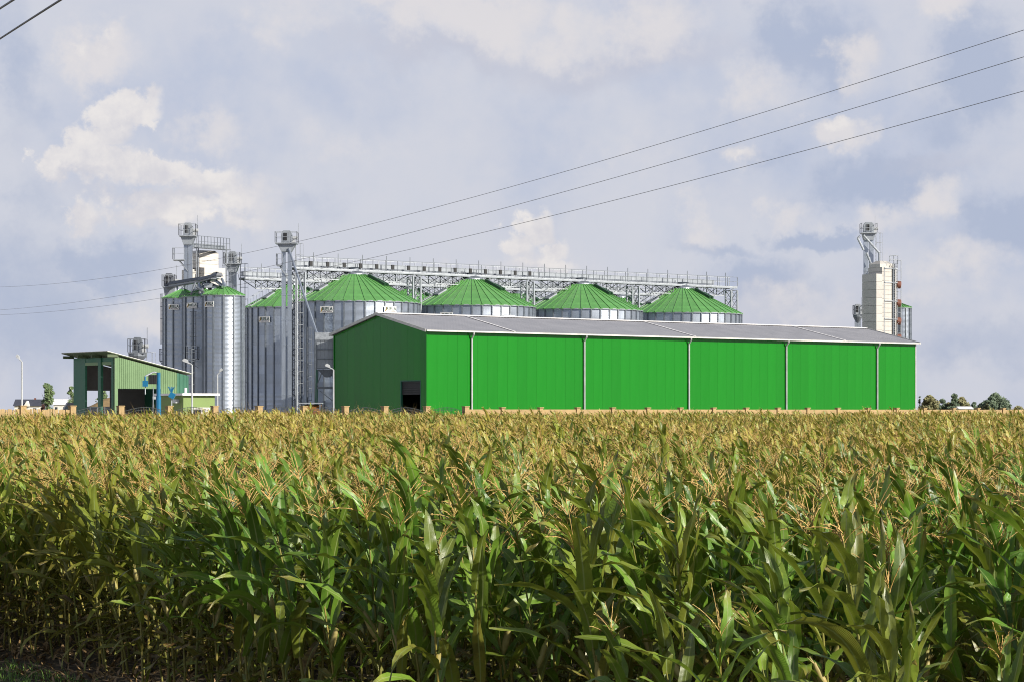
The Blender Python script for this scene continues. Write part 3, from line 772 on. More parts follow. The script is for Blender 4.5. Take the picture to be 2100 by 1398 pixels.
def make_ladder_thing(label, x, y0, y1, Y, w=.42, plat=None):
    p = px(x, y1, Y); q = px(x, y0, Y); T = thing('caged_ladder', label, 'ladder', p); mb = MB()
    ladder(mb, (0, 0, 0), q - p, w, Vector((1, 0, 0)), .028, .36); mb.build('rungs', M['steeld'], T)
    mb = MB(); s = Vector((.24, 0, 0)); k = int((q - p).length / 1.0)
    for i in range(k + 1):
        c = (q - p) * i / k; mb.poly([c - s, c - s + Vector((0, -.5, 0)), c + Vector((0, -.7, 0)), c + s + Vector((0, -.5, 0)), c + s], .025, 4)
    for e in (Vector((-.24, -.5, 0)), Vector((0, -.7, 0)), Vector((.24, -.5, 0))): mb.tube(e, e + (q - p), .025, 4)
    mb.build('cage', M['steeld'], T)
    if plat:
        x0, x1, yy = plat; a = px(x0, yy, Y) - p; b = px(x1, yy, Y) - p; mb = MB(); mb.b(a.x, b.x, -.6, .5, a.z - .08, a.z); PL = mb.build('platform', M['steeld'], T)
        mb = MB(); rail_run(mb, [(a.x, .5, a.z), (a.x, -.6, a.z), (b.x, -.6, a.z), (b.x, .5, a.z)], 1.05, .5, .03); mb.build('railing', M['steeld'], PL)
        mb = MB(); mb.tube((a.x, 0, a.z - .08), (b.x, 0, a.z - .8), .04, 4); mb.build('strut', M['steeld'], PL)
make_ladder_thing('caged ladder on the outer edge of the farthest slim silo', 336, 604, 705, 207.5)
make_ladder_thing('lower caged ladder with small railed landing by the farthest slim silo', 338, 722, 835, 207.0, .42, (329, 343, 739))
make_ladder_thing('caged ladder running down the front of the middle slim silo', 397, 640, 716, 200.6)
make_ladder_thing('dark railed landing and ladder low on the middle slim silo', 395, 716, 835, 200.0, .42, (383, 407, 735))


# ------------------------------------------------------------------ lone dryer tower beyond the warehouse
def make_right_dryer():
    Y = 258.0; p = px(1809, HZ, Y); T = thing('grain_dryer', 'tall cream dryer tower with red fans beyond the warehouse end', 'grain dryer', (p.x, p.y, GZ), AA)
    z = lambda y: CZ + (HZ - y) / F * Y - GZ
    sheet_stack(T, -.92, -.0, .0, 2.2, z(790), z(562), 14, M['cream'])
    sheet_stack(T, 0.005, 2.3, 0.0, 2.15, z(790), z(548), 26, M['cream'])
    mb = MB(); mb.b(-.02, 2.25, .3, 2.0, z(548), z(541)); mb.quad((-.02, .3, z(541)), (2.25, .3, z(541)), (1.6, .8, z(534)), (.5, .8, z(534)))
    mb.quad((-.02, 2.0, z(541)), (-.02, .3, z(541)), (.5, .8, z(534)), (.5, 1.4, z(534))); mb.quad((.5, .8, z(534)), (1.6, .8, z(534)), (1.6, 1.4, z(534)), (.5, 1.4, z(534)))
    mb.quad((2.25, .3, z(541)), (2.25, 2.0, z(541)), (1.6, 1.4, z(534)), (1.6, .8, z(534))); mb.quad((2.25, 2.0, z(541)), (-.02, 2.0, z(541)), (.5, 1.4, z(534)), (1.6, 1.4, z(534))); mb.build('hopper_top', M['cream'], T)
    for y in (550, 579, 617, 654):
        mb = MB(); mb.b(.3, 2.4, -.12, -.02, z(y) - .05, z(y) + .05); mb.build('cladding_rail', M['steel'], T)
    mb = MB()
    for x in (1.65, 1.95): mb.b(x - .05, x + .05, -.16, -.06, z(700), z(540))
    for i in range(34): mb.b(1.67, 1.93, -.14, -.10, z(700) + i * .26, z(700) + i * .26 + .05)
    mb.build('cable_ladder', M['steeld'], T)
    for x in (.55, .62): pass
    mb = MB(); mb.b(.30, .36, -.06, -.01, z(790), z(548)); mb.build('edge_strip', M['steel'], T)
    mb = MB(); ladder(mb, (2.62, .3, z(790)), (2.62, .3, z(532)), .4, Vector((0, 1, 0)), .03, .35, Vector((1, 0, 0))); mb.build('ladder', M['steel'], T)
    mb = MB(); rail_run(mb, [(1.2, -.1, z(541)), (2.45, -.1, z(541)), (2.45, 1.2, z(541))], 1.0, .7, .03); mb.build('roof_railing', M['steel'], T)
    for y in (582, 620, 657, 691): fan(T, (2.72, .4, z(y)), .40, (.85, -.55, -.1), 'fan')
    mb = MB()
    for y in (582, 620, 657, 691): mb.b(2.31, 2.72, .25, .75, z(y) - .3, z(y) + .3)
    mb.build('fan_duct', M['cream'], T)
make_right_dryer()
pr = px(1847, HZ, 264.0)
make_silo('slim grey silo half hidden behind the red fans of the lone dryer tower', (pr.x, pr.y), 1.15, CZ + (HZ - 630) / F * 263 - GZ, CZ + (HZ - 622) / F * 263 - GZ, 12, 11, 11, None, [], True)


# ------------------------------------------------------------------ load-out bin beside the warehouse gable
def make_bin():
    Y = 213.0; p = px(649, HZ, Y); T = thing('loadout_bin', 'square grey load-out bin on legs tucked beside the warehouse gable', 'bin', (p.x, p.y, GZ), 0)
    z = lambda y: CZ + (HZ - y) / F * Y - GZ; w = 1.9
    mb = MB(); mb.b(-.1, w + .1, -.1, 1.8, z(697), z(682)); mb.build('top_rim', M['steel'], T)
    mb = MB(); c = w / 5; h = (z(697) - z(755)) / 3; mb.b(.03, c - .03, 0, .05, .04, h - .04); me = mb.mesh('side_panel', M['steelw'])
    for i in range(5):
        for j in range(3): put('side_panel', me, T, (i * c, 0, z(755) + j * h))
    mb = MB(); mb.b(0, w, .055, 1.7, z(755), z(697)); mb.build('body', M['steel'], T)
    mb = MB()
    for x in (.0, w): mb.b(x - .06, x + .06, -.08, .0, z(757), z(697))
    for j in range(4): mb.b(.06, w - .06, -.06, -.01, z(755) + j * h - .04, z(755) + j * h + .04)
    mb.build('frame', M['steeld'], T)
    mb = MB(); mb.prism([(.1, z(757)), (w - .1, z(757)), (w * .62, z(772)), (w * .38, z(772))], .2, 1.5); mb.build('outlet_hopper', M['steeld'], T)
    for x, dx in ((0, -.15), (w, .15)):
        for y in (0, 1.6): mb = MB(); mb.tube((x, y, z(757)), (x + dx, y, 0), .08, 4); mb.build('leg', M['shedd'], T)
    mb = MB(); mb.tube((.6, 0, z(757)), (0, 0, z(793)), .07, 4); mb.tube((1.3, 0, z(757)), (w, 0, z(793)), .07, 4); mb.b(0, w, -.05, .05, z(797), z(792)); mb.tube((.3, 0, z(800)), (w, 0, z(828)), .05, 4); mb.build('brace', M['steeld'], T)
make_bin()
make_ladder_thing('thin service ladder on the wide silo beside the load-out bin', 635, 672, 820, 222.0)


def make_tank():
    Y = 150.0; p = px(642, HZ, Y); T = thing('feed_tank', 'rusty brown tank on a low frame behind the fence near the warehouse gable', 'tank', (p.x, p.y, GZ))
    mb = MB(); z = CZ + (HZ - 831) / F * Y - GZ; mb.tube((-.55, 0, z - .55), (.55, 0, z - .55), .62, 14); mb.build('barrel', M['rust'], T)
    mb = MB(); mb.tube((-.62, 0, z - .55), (-.55, 0, z - .55), .55, 14); mb.tube((.55, 0, z - .55), (.62, 0, z - .55), .55, 14); mb.build('end_cap', M['dark'], T)
    mb = MB(); mb.b(-.9, .62, -.6, .6, z + .12, z + .19); mb.build('cover_sheet', M['steel'], T)
    for x in (-.8, .5):
        for y in (-.5, .5): mb = MB(); mb.b(x - .05, x + .05, y - .05, y + .05, 0, z + .12); mb.build('leg', M['steeld'], T)
make_tank()


# ------------------------------------------------------------------ truck shed, office, truck, sampler
def make_shed():
    p = px(238, HZ, 165.0); T = thing('truck_shed', 'pale green corrugated drive-through shed with sloping roof and open front', 'shed', (p.x, p.y, GZ), AA)
    L = 5.9; W = 6.6; h0 = 6.05; h1 = 4.72; zc = 3.72
    top = lambda x: h0 + (h1 - h0) * x / L
    # corrugated cladding, one sheet per rib group
    def sheets(x0, x1, zb, n, m, name='cladding_sheet', y=-.04):
        w = (x1 - x0) / n
        for k in range(n):
            a = x0 + k * w; mb = MB(); prof = [(0, 0), (.5, 0), (.6, -.03), (.9, -.03), (1.0, 0)]
            for (u, d), (v, e) in zip(prof, prof[1:]):
                xa, xb = a + u * w, a + v * w; mb.quad((xa, y + d, zb), (xb, y + e, zb), (xb, y + e, top(xb) - .04), (xa, y + d, top(xa) - .04))
            mb.build(name, m, T)
    sheets(0, 3.6, zc, 22, M['shed']); sheets(3.6, 4.95, zc - .45, 9, M['shed']); sheets(4.95, L, 0, 3, M['shedd'])  # last three sheets: the end bay's shade is put into a darker green
    mb = MB(); mb.b(.0, 3.6, -.02, .06, zc - .02, zc + .16); mb.b(0, 4.95, 0, .08, zc + .16, h1 - .2); mb.build('front_girt', M['shedd'], T)
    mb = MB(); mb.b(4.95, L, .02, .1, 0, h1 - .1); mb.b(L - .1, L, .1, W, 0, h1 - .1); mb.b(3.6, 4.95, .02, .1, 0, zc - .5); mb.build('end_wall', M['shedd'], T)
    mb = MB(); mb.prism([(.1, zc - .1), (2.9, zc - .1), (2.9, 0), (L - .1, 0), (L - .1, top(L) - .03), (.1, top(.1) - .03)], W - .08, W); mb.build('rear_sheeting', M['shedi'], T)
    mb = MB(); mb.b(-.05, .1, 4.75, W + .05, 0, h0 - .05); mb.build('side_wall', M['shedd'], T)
    for y0, y1, m in ((-.06, .12, 'shed'), (.25, .5, 'shedd'), (2.15, 2.6, 'shedd')):
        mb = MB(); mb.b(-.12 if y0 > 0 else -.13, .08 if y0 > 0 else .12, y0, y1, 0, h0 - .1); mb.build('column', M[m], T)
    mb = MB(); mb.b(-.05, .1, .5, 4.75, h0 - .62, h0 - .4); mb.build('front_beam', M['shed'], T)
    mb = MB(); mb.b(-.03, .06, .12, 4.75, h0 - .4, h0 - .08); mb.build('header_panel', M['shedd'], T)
    # roof with overhang
    sl_ = (h1 - h0) / L; a = -.80; b = L + .15; mb = MB()
    za, zb = h0 - sl_ * 1.15 * 1 + 0, top(b)
    mb.prism([(a, top(a) + .10), (b, zb + .10), (b, zb + .16), (a, top(a) + .16)], -.22, W + .5); mb.build('roof', M['canopy'], T)
    mb = MB(); mb.prism([(a - .02, top(a) + .161), (b + .02, zb + .161), (b + .02, zb + .19), (a - .02, top(a) + .19)], -.24, W + .52); mb.build('roof_sheet', M['white'], T)
    for y in (-.1, 2.4, 4.6, W + .3): mb = MB(); mb.b(-.76, .1, y - .06, y + .06, h0 - .08, h0 + .12); mb.build('roof_beam', M['canopy'], T)
make_shed()


def wheel(T, x, y, r=.5):
    mb = MB(); mb.tube((x, y - .14, r), (x, y + .14, r), r, 16); W_ = mb.build('wheel', M['tyre'], T)
    mb = MB(); mb.tube((x, y - .16, r), (x, y + .16, r), r * .45, 10); mb.build('rim', M['steel'], W_)
def make_truck():
    Y = 178.0; p = px(128, HZ, Y); T = thing('tipper_truck', 'dark tipper truck heaped with grain parked behind the pale green shed', 'truck', (p.x, p.y, GZ), R(14))
    mb = MB(); mb.prism([(0, .7), (0, 2.1), (.35, 2.75), (1.5, 2.75), (1.5, .7)], -1.1, 1.1); C = mb.build('cab', M['truck'], T)
    mb = MB(); mb.b(.15, .9, -1.13, -1.1, 1.65, 2.45); mb.build('side_window', M['glass'], C)
    mb = MB(); mb.b(-.05, .25, -1.35, -1.15, 1.5, 2.0); mb.build('mirror', M['truck'], C)
    mb = MB(); mb.prism([(1.7, 1.0), (1.7, 2.45), (6.2, 2.45), (6.2, 1.0), (5.9, .85), (1.9, .85)], -1.15, 1.15); B_ = mb.build('tipper_body', M['truck'], T)
    mb = MB()
    for k in range(8): mb.b(2.0 + k * .56, 2.08 + k * .56, -1.2, -1.15, .95, 2.4)
    mb.build('body_ribs', M['steeld'], B_)
    mb = MB(); mb.b(.1, 6.1, -.5, .5, .6, .85); mb.build('chassis', M['dark'], T)
    mb = MB(); n = 14; m_ = 6
    for j in range(m_ + 1):
        for i in range(n + 1):
            u = i / n; v = j / m_; h = math.exp(-((u - .42) / .26) ** 2) * math.sin(math.pi * v) ** .8
            mb.v.append((1.75 + 4.4 * u, -1.1 + 2.2 * v, 2.30 + h * (.95 + .12 * math.sin(9 * u + 3 * v))))
    for j in range(m_):
        for i in range(n): q = j * (n + 1) + i; mb.f.append((q, q + 1, q + n + 2, q + n + 1)); mb.m.append(0)
    mb.build('grain_load', M['grain'], T, smooth=True)
    for x in (.75, 3.9, 5.2):
        for y in (-.95, .95): wheel(T, x, y)
make_truck()


def make_office():
    Y = 150.0; p = px(376, HZ, Y); T = thing('weigh_office', 'small flat-roofed light green office in front of the slim silos', 'office', (p.x, p.y, GZ), AA)
    w = 2.35; d = 3.4; h = 3.12
    mb = MB(); mb.b(0, w, 0, d, 0, h); mb.build('wall', M['office'], T)
    mb = MB(); mb.b(-.2, w + .25, -.25, d + .2, h, h + .14); Rf = mb.build('roof', M['white'], T)
    mb = MB(); mb.tube((.45, .5, h + .14), (.45, .5, h + .5), .09, 8); mb.build('flue', M['white'], Rf)
    mb = MB(); mb.b(.72, 1.22, -.05, .02, .1, 2.05); mb.build('window', M['glass'], T)
    mb = MB(); mb.b(1.30, 1.95, -.06, .02, .05, 2.3); mb.build('door', M['housew'], T)
    mb = MB(); mb.b(-.3, -.01, .5, .9, h - .5, h - .25); mb.build('floodlight', M['lampm'], T)
make_office()


def make_sampler():
    Y = 142.0; p = px(325, HZ, Y); T = thing('grain_sampler', 'blue grain sampling post with jointed arm and hanging probe by the shed', 'sampler', (p.x, p.y, GZ))
    z = lambda y: CZ + (HZ - y) / F * Y - GZ; s = Y / F
    mb = MB(); mb.tube((0, 0, 0), (0, 0, z(763)), .125, 12); mb.tube((0, 0, 0), (0, 0, z(812)), .16, 12); mb.build('post', M['blue'], T)
    mb = MB(); mb.tube((-.1, 0, z(764)), (-9 * s, -.2, z(762)), .05, 6); mb.tube((-9 * s, -.2, z(762)), (-25 * s, -.4, z(771)), .05, 6); mb.build('arm', M['steel'], T)
    mb = MB()
    for k in range(5): mb.tube((-(4 + k * 3.4) * s, -.15, z(768)), (-(5 + k * 3.2) * s, -.15, z(787)), .07, 6)
    mb.build('hose_bundle', M['dark'], T)
    mb = MB(); mb.box((-25 * s, -.4, z(786)), (.30, .28, .36)); mb.tube((-25 * s, -.4, z(771)), (-25 * s, -.4, z(780)), .06, 6); mb.build('probe_motor', M['blue'], T)
    mb = MB(); mb.tube((-25 * s, -.4, z(791)), (-25 * s, -.4, z(808)), .03, 6); mb.build('probe', M['steel'], T)
    mb = MB(); mb.tube((-9.5 * s, -.2, z(793)), (-11 * s, -.2, 0), .03, 6); mb.build('guide_pole', M['steelw'], T)
    mb = MB(); mb.b(-.35, -.14, -.1, .1, z(818), z(812)); mb.build('control_box', M['lampm'], T)
make_sampler()
p = px(352, 800, 146); T = thing('hose_reel', 'bright blue hose reel on a bracket in front of the office wall', 'hose reel', (p.x, p.y, GZ))
mb = MB(); z = p.z - GZ
mb.tube((0, 0, 0), (0, 0, z + .1), .04, 6); mb.build('stand', M['steel'], T)
mb = MB(); mb.box((0.05, -.1, z - .32), (.36, .3, .34), Matrix.Rotation(.5, 3, 'Y')); mb.build('reel_box', M['blue'], T)
mb = MB()
for k in range(5): mb.tube((0, -.1, z - .15), (-.2 + .1 * k, -.15, z + .25 - .03 * (k % 2)), .03, 5)
mb.build('hose_coil', M['blue'], T)

p = px(412, HZ, 139); T = thing('gas_cabinet', 'white twin cabinet with one dark door behind the wire fence by the office', 'cabinet', (p.x, p.y, GZ), 0)
mb = MB(); mb.b(-.45, .45, 0, .5, 0, 2.32); mb.build('body', M['housew'], T)
mb = MB(); mb.b(-.40, -.02, -.03, 0, .1, 2.2); mb.build('door', M['dark'], T); mb = MB(); mb.b(.02, .42, -.03, 0, .1, 2.2); mb.build('door', M['white'], T)


def make_lamp(label, xb, yt, xh, yh, Y):
    p = px(xb, HZ, Y); T = thing('street_lamp', label, 'street lamp', (p.x, p.y, GZ), 0, 'lamp posts along the yard')
    z = lambda y: CZ + (HZ - y) / F * Y - GZ; s = Y / F
    mb = MB(); mb.tube((0, 0, 0), (0, 0, z(yt)), .065, 8, .05); mb.build('pole', M['lampm'], T)
    dx = (xh - xb) * s; k = 1 if dx > 0 else -1
    mb = MB(); mb.poly([(0, 0, z(yt) - .05), (dx * .15, 0, z(yt) + .04), (dx * .6, 0, z(yh + 2) - .02)], .035, 6); mb.build('arm', M['lampm'], T)
    mb = MB(); mb.prism([(dx * .5, z(yh) - .10), (dx * 1.25, z(yh) + .02), (dx * 1.3, z(yh) + .12), (dx * 1.0, z(yh) + .20), (dx * .6, z(yh) + .10)], -.13, .13); mb.build('lamp_head', M['lampm'], T)
make_lamp('lone lamp post by the slatted fence and the distant houses', 45, 741, 36, 733, 134)
make_lamp('lamp post in front of the small light green office', 394, 747, 379, 741, 143)
make_lamp('slender lamp post in front of the nearest slim silo', 446, 767, 454, 760, 160)
make_lamp('lamp post against the shaded gable of the green warehouse', 684, 757, 671, 751, 150)


# ------------------------------------------------------------------ fences
F0 = Vector((-5.2, 139.0))
def ft(xp):
    u = (xp - 1050) / F; return (u * 139 + 5.2) / (.7955 - .606 * u)
def fp(t): return Vector((F0.x + .7955 * t, F0.y + .606 * t, 0))
def make_fences():
    posts = [46, 148, 247, 347, 440, 531, 623, 708, 789, 875, 955, 1030, 1108, 1184, 1256, 1328, 1395, 1463, 1530, 1595, 1656, 1718, 1780, 1839, 1895, 1955, 2005, 2057]
    ts = [ft(x) for x in posts]
    while ts[0] > -60: ts.insert(0, ts[0] - 3.1)
    while ts[-1] < 95: ts.append(ts[-1] + 3.0)
    i1 = min(range(len(ts)), key=lambda i: abs(ts[i] - ft(148))); i2 = min(range(len(ts)), key=lambda i: abs(ts[i] - ft(955)))
    root = Vector((F0.x, F0.y, 0))
    A = thing('slat_fence', 'ochre slatted fence section beside the lone lamp post', 'fence', root, AA)
    B = thing('wire_fence', 'dark arched wire fence between sand coloured posts', 'fence', root, AA)
    C = thing('concrete_fence', 'low sand coloured concrete wall with post stubs along the warehouse', 'fence', root, AA)
    mb = MB(); mb.b(-.16, .16, -.16, .16, 1.0, 3.50); mb.b(-.19, .19, -.19, .19, 3.50, 3.55); pm = mb.mesh('post', M['tan'])
    mb = MB(); mb.b(-.13, .13, -.13, .13, 1.0, 3.43); mb.b(-.17, .17, -.17, .17, 3.43, 3.49); pm2 = mb.mesh('post', M['tan'])
    for i, t in enumerate(ts): put('post', pm if i <= i2 else pm2, A if i < i1 else (B if i < i2 else C), (t, 0, 0))
    # slats
    mb = MB(); mb.b(-.055, .055, -.02, .02, 1.1, 3.34); sm = mb.mesh('slat', M['tan'])
    for a, b in zip(ts[:i1], ts[1:i1 + 1]):
        n = 20; v = -1050 / F
        for k in range(n): put('slat', sm, A, (a + .25 + (b - a - .5) * k / (n - 1), -.05, random.uniform(-.03, .03)), (0, random.uniform(-.01, .01), 0))
        mb = MB(); mb.b(a + .16, b - .16, .0, .04, 1.5, 1.6); mb.b(a + .16, b - .16, .0, .04, 3.0, 3.1); mb.build('fence_rail', M['tan'], A)
    # arched wire panels
    for a, b in zip(ts[i1:i2], ts[i1 + 1:i2 + 1]):
        mb = MB(); L = b - a - .36; x0 = a + .18; n = 26
        arch = lambda u: 3.24 + .22 * math.sin(math.pi * u) ** 1.2
        for k in range(n + 1):
            u = k / n; mb.tube((x0 + L * u, 0, 1.1), (x0 + L * u, 0, arch(u) + .04), .011, 3, cap=False)
        for dz in (0, -.14, -.9, -1.7):
            pts = [(x0 + L * k / 12, 0, (arch(k / 12) if dz > -.5 else 3.2) + dz) for k in range(13)]; mb.poly(pts, .016, 4)
        mb.build('wire_panel', M['mesh'], B)
    # concrete boards
    for a, b in zip(ts[i2:], ts[i2 + 1:]):
        for k in range(4):
            mb = MB(); z0 = 1.1 + k * .565; mb.b(a + .135, b - .135, -.04, .04, z0, z0 + .555); mb.build('wall_board', M['tan'], C, loc=(0, random.uniform(-.006, .006), 0))
make_fences()


# ------------------------------------------------------------------ power lines
def make_wire(label, p3, DR, DL, r, group, ext=(-.25, 1.25), xs=(2100, 1050, 0)):
    a = Vector(((xs[0] - 1050) / F * DR, DR)); b = Vector(((xs[2] - 1050) / F * DL, DL))
    S = []
    for (x, y) in zip(xs, p3):
        u = (x - 1050) / F; d = b - a; lam = (u * a.y - a.x) / (d.x - u * d.y); Y = a.y + lam * d.y; S.append((lam, CZ + (HZ - y) / F * Y))
    (l0, z0), (l1, z1), (l2, z2) = S
    def zq(l): return z0 * (l - l1) * (l - l2) / ((l0 - l1) * (l0 - l2)) + z1 * (l - l0) * (l - l2) / ((l1 - l0) * (l1 - l2)) + z2 * (l - l0) * (l - l1) / ((l2 - l0) * (l2 - l1))
    mb = MB(); n = 60; pts = []
    for i in range(n + 1):
        l = ext[0] + (ext[1] - ext[0]) * i / n; q = a + (b - a) * l; pts.append(Vector((q.x, q.y, zq(l))))
    o = pts[0].copy(); mb.poly([p_ - o for p_ in pts], r, 6)
    ob = mb.build('power_cable', M['wire'], loc=o); tag(ob, label, 'cable', group)
g = 'power cables sagging across the sky'
make_wire('uppermost of the three long thin cables crossing the sky', (62, 383, 589), 52, 160, .0072, g)
make_wire('middle of the three long thin cables crossing the sky', (117, 423, 636), 52, 160, .0072, g)
make_wire('lowest of the three long thin cables crossing the sky', (187, 463, 646), 52, 160, .0072, g)
make_wire('thick dark cable cutting the upper sky corner, the longer one', (0, 40, 80), 19, 25, .0105, g, (-4, 3), (125, 62, 0))
make_wire('thick dark cable at the very corner of the sky, the shorter one', (0, 9, 18), 19, 21, .0105, g, (-14, 8), (28, 14, 0))


# ------------------------------------------------------------------ trees and far houses
FT = [foliage_mat('pale tree leaves', (.10, .165, .075), (.15, .21, .09)), foliage_mat('autumn tree leaves', (.17, .175, .085), (.23, .21, .095)), foliage_mat('dark tree leaves', (.085, .125, .085), (.13, .175, .105)),
      foliage_mat('plum tree leaves', (.05, .025, .025), (.09, .04, .035)), foliage_mat('weed leaves', (.07, .12, .02), (.15, .18, .04))]
def make_tree(label, x, ytop, wpx, Y, m, nl=1500, shape='round', leaf=.28, cat='tree', group='trees on the horizon'):
    p = px(x, HZ, Y); gz = GZ; H = CZ + (HZ - ytop) / F * Y - gz; W = wpx / F * Y; rng = random.Random(int(x * 7 + Y))
    T = thing('tree' if cat == 'tree' else 'bush', label, cat, (p.x, p.y, gz), 0, group)
    mb = MB(); mb.tube((0, 0, -.1), (0, 0, H * .35), W * .035 + .06, 8, W * .025 + .04)
    for k in range(6):
        a = rng.uniform(0, 6.28); mb.tube((0, 0, H * rng.uniform(.2, .4)), (math.cos(a) * W * .28, math.sin(a) * W * .28, H * rng.uniform(.55, .8)), W * .016 + .03, 5, .02)
    mb.tube((0, 0, H * .35), (0, 0, H * .9), W * .022 + .03, 6, .02); mb.build('trunk', M['bark'], T)
    cl = []
    for k in range(16):
        u = rng.random(); z = H * (.22 + .68 * u)
        rad = W * .5 * ({'round': math.sqrt(max(.05, 1 - (2 * u - .85) ** 2 * .9)), 'tall': .75 * (1 - .55 * u) + .25, 'cone': 1.02 - .85 * u}[shape])
        a = rng.uniform(0, 6.28); d = rad * .62 * math.sqrt(rng.random()); cl.append((math.cos(a) * d, math.sin(a) * d, z, rad * rng.uniform(.36, .62)))
    cl.append((0, 0, H * .86, W * .16)); mb = MB()
    for i in range(nl):
        cx, cy, cz, r = rng.choice(cl); v = Vector((rng.gauss(0, 1), rng.gauss(0, 1), rng.gauss(0, 1))).normalized() * r * rng.uniform(.55, 1.02)
        c = Vector((cx, cy, cz)) + Vector((v.x, v.y, v.z * .85)); s = leaf * rng.uniform(.6, 1.4)
        t1 = Vector((rng.gauss(0, 1), rng.gauss(0, 1), rng.gauss(0, .7))).normalized(); t2 = t1.orthogonal().normalized()
        mb.quad(c - t1 * s, c + t2 * s * .5, c + t1 * s, c - t2 * s * .5)
    mb.build('crown', FT[m], T)
make_tree('slim pale green tree standing alone beside the dark house roof', 97, 779, 40, 480, 0, 2200, 'tall', .22)
make_tree('half-hidden green tree at the corner of the pale green shed', 147, 784, 26, 500, 0, 1200, 'tall', .24)
make_tree('green tree seen through the open back of the shed', 214, 796, 34, 520, 0, 900, 'round', .26)
make_tree('small plum-coloured tree behind the slatted fence', 88, 822, 14, 260, 3, 700, 'round', .12)
make_tree('thin dark pointed tree touching the warehouse end', 1886, 806, 9, 640, 2, 700, 'cone', .24)
make_tree('olive bushy tree next to the warehouse end', 1906, 808, 44, 640, 1, 4500, 'round', .36)
make_tree('low dark bush between the olive trees', 1932, 816, 34, 650, 2, 3000, 'round', .36)
make_tree('olive tree with dark pointed top in the middle of the far clump', 1957, 804, 38, 640, 2, 4000, 'cone', .36)
make_tree('brownish tree leaning against the pointed olive one', 1972, 811, 34, 645, 1, 3500, 'round', .36)
make_tree('low bush beside the white roof on the horizon', 1998, 822, 26, 660, 2, 2200, 'round', .34)
make_tree('broad round dark green tree farthest along the horizon', 2041, 806, 62, 650, 2, 7000, 'round', .38)
make_tree('small dark bush left of the round tree edge', 2014, 823, 22, 655, 2, 1600, 'round', .34)


for k, (bx, bt, bw, dm, lb) in enumerate(((1894, 822, 24, 1, 'low olive bush hard against the warehouse end'), (1921, 823, 24, 2, 'low dark bush between the bushy olive tree and the next bush'), (1946, 822, 22, 1, 'low olive bush under the pointed olive tree'),
        (1985, 825, 24, 2, 'low dark bush behind the white farm roof'), (2026, 824, 26, 1, 'low olive bush at the foot of the round tree'), (2064, 828, 28, 2, 'flat dark bush trailing off beyond the round tree'), (2088, 832, 34, 1, 'lowest olive scrub at the end of the horizon trees'))):
    make_tree(lb, bx, bt, bw, 648, dm, 1500, 'round', .34, 'bush', 'bushes on the horizon')

def make_house(label, x0, x1, ye, yr, Y, dark=True, rz=.0, windows=2):
    p = px((x0 + x1) / 2, HZ, Y); w = (x1 - x0) / F * Y; z = lambda y: CZ + (HZ - y) / F * Y - GZ; d = w * .8
    T = thing('house', label, 'house', (p.x, p.y, GZ), rz); he = z(ye); hr = z(yr)
    mb = MB(); mb.b(-w / 2, w / 2, -d / 2, d / 2, 0, he); mb.build('wall', M['housew'], T)
    mb = MB(); mb.prism([(-d / 2 - .4, he - .1), (d / 2 + .4, he - .1), (0, hr)], -w / 2 - .4, w / 2 + .4, Matrix.Rotation(-math.pi / 2, 3, 'Z')); Rf = mb.build('roof', M['houser'] if dark else M['white'], T)
    if dark:
        mb = MB(); mb.b(w * .2, w * .2 + .5, -.2, .3, hr - .8, hr + .4); mb.build('chimney', M['fan'], Rf)
        mb = MB(); q = w * .13; mb.prism([(-q, he - .2), (q, he - .2), (0, he + (hr - he) * .75)], -d / 2 - .6, -.1); mb.build('gable_dormer', M['housew'], Rf)
    for k in range(windows):
        x = -w * .3 + w * .6 * k / max(1, windows - 1); mb = MB(); mb.b(x - .5, x + .5, -d / 2 - .05, -d / 2, he * .35, he * .8); mb.build('window', M['glass'], T)
make_house('white house under a dark slate roof beside the slim tree', 34, 86, 831, 818, 690)
make_house('pale low house with white roof between the slim tree and the shed', 112, 140, 829, 818, 900, False)
make_house('long white roofed farm building low before the far trees', 1964, 1990, 837, 832.5, 600, False, .2)


# ------------------------------------------------------------------ corn
def leaf_data(rng, az, ln, wd, e0, e1, wind, dry, twist=0.0, seg=10, zoff=0.0):
    """verts, faces, uv per vertex"""
    V = []; Fc = []; U = []; p = Vector((0, 0, zoff)); ac = 5
    wob = rng.uniform(0, 6.28); wa = rng.uniform(.008, .02); kink = rng.uniform(.35, .8); kk = rng.uniform(0, .9) if rng.random() < .45 else 0
    for i in range(seg + 1):
        t = i / seg
        e = e0 + (e1 - e0) * (t ** 1.35) - (kk * max(0, (t - kink)) / .4)
        a = az + .25 * math.sin(wob + t * 2.2)
        T_ = Vector((math.cos(e) * math.cos(a), math.cos(e) * math.sin(a), math.sin(e))) + Vector((-wind, -.15 * wind, -.05 * wind)) * t
        T_.normalize()
        S = T_.cross(Vector((0, 0, 1)))
        if S.length < .2: S = Vector((-math.sin(a), math.cos(a), 0))
        S.normalize(); N = S.cross(T_).normalized(); tw = twist * t + .25 * math.sin(wob * 2 + 4 * t)
        S2 = S * math.cos(tw) + N * math.sin(tw); N2 = N * math.cos(tw) - S * math.sin(tw)
        w = wd * min(1, .55 + 2.6 * t) * max(0.0, 1 - t ** 2.4) ** .8 * .5 + .0015
        vee = .42 * (1 - t) ** 1.3 + .10
        for j in range(ac):
            u = (j / (ac - 1)) * 2 - 1
            rip = wa * abs(u) * math.sin(wob + t * 17 + (1.7 if u > 0 else 0)) * (1 if abs(u) > .9 else .3)
            V.append(p + S2 * (w * u) + N2 * (abs(u) * w * vee + rip)); U.append(((u + 1) / 2, t))
        p = p + T_ * (ln / seg)
    for i in range(seg):
        for j in range(ac - 1): q = i * ac + j; Fc.append((q, q + 1, q + ac + 1, q + ac))
    return V, Fc, U, [min(1.0, max(0.0, dry))] * len(V)


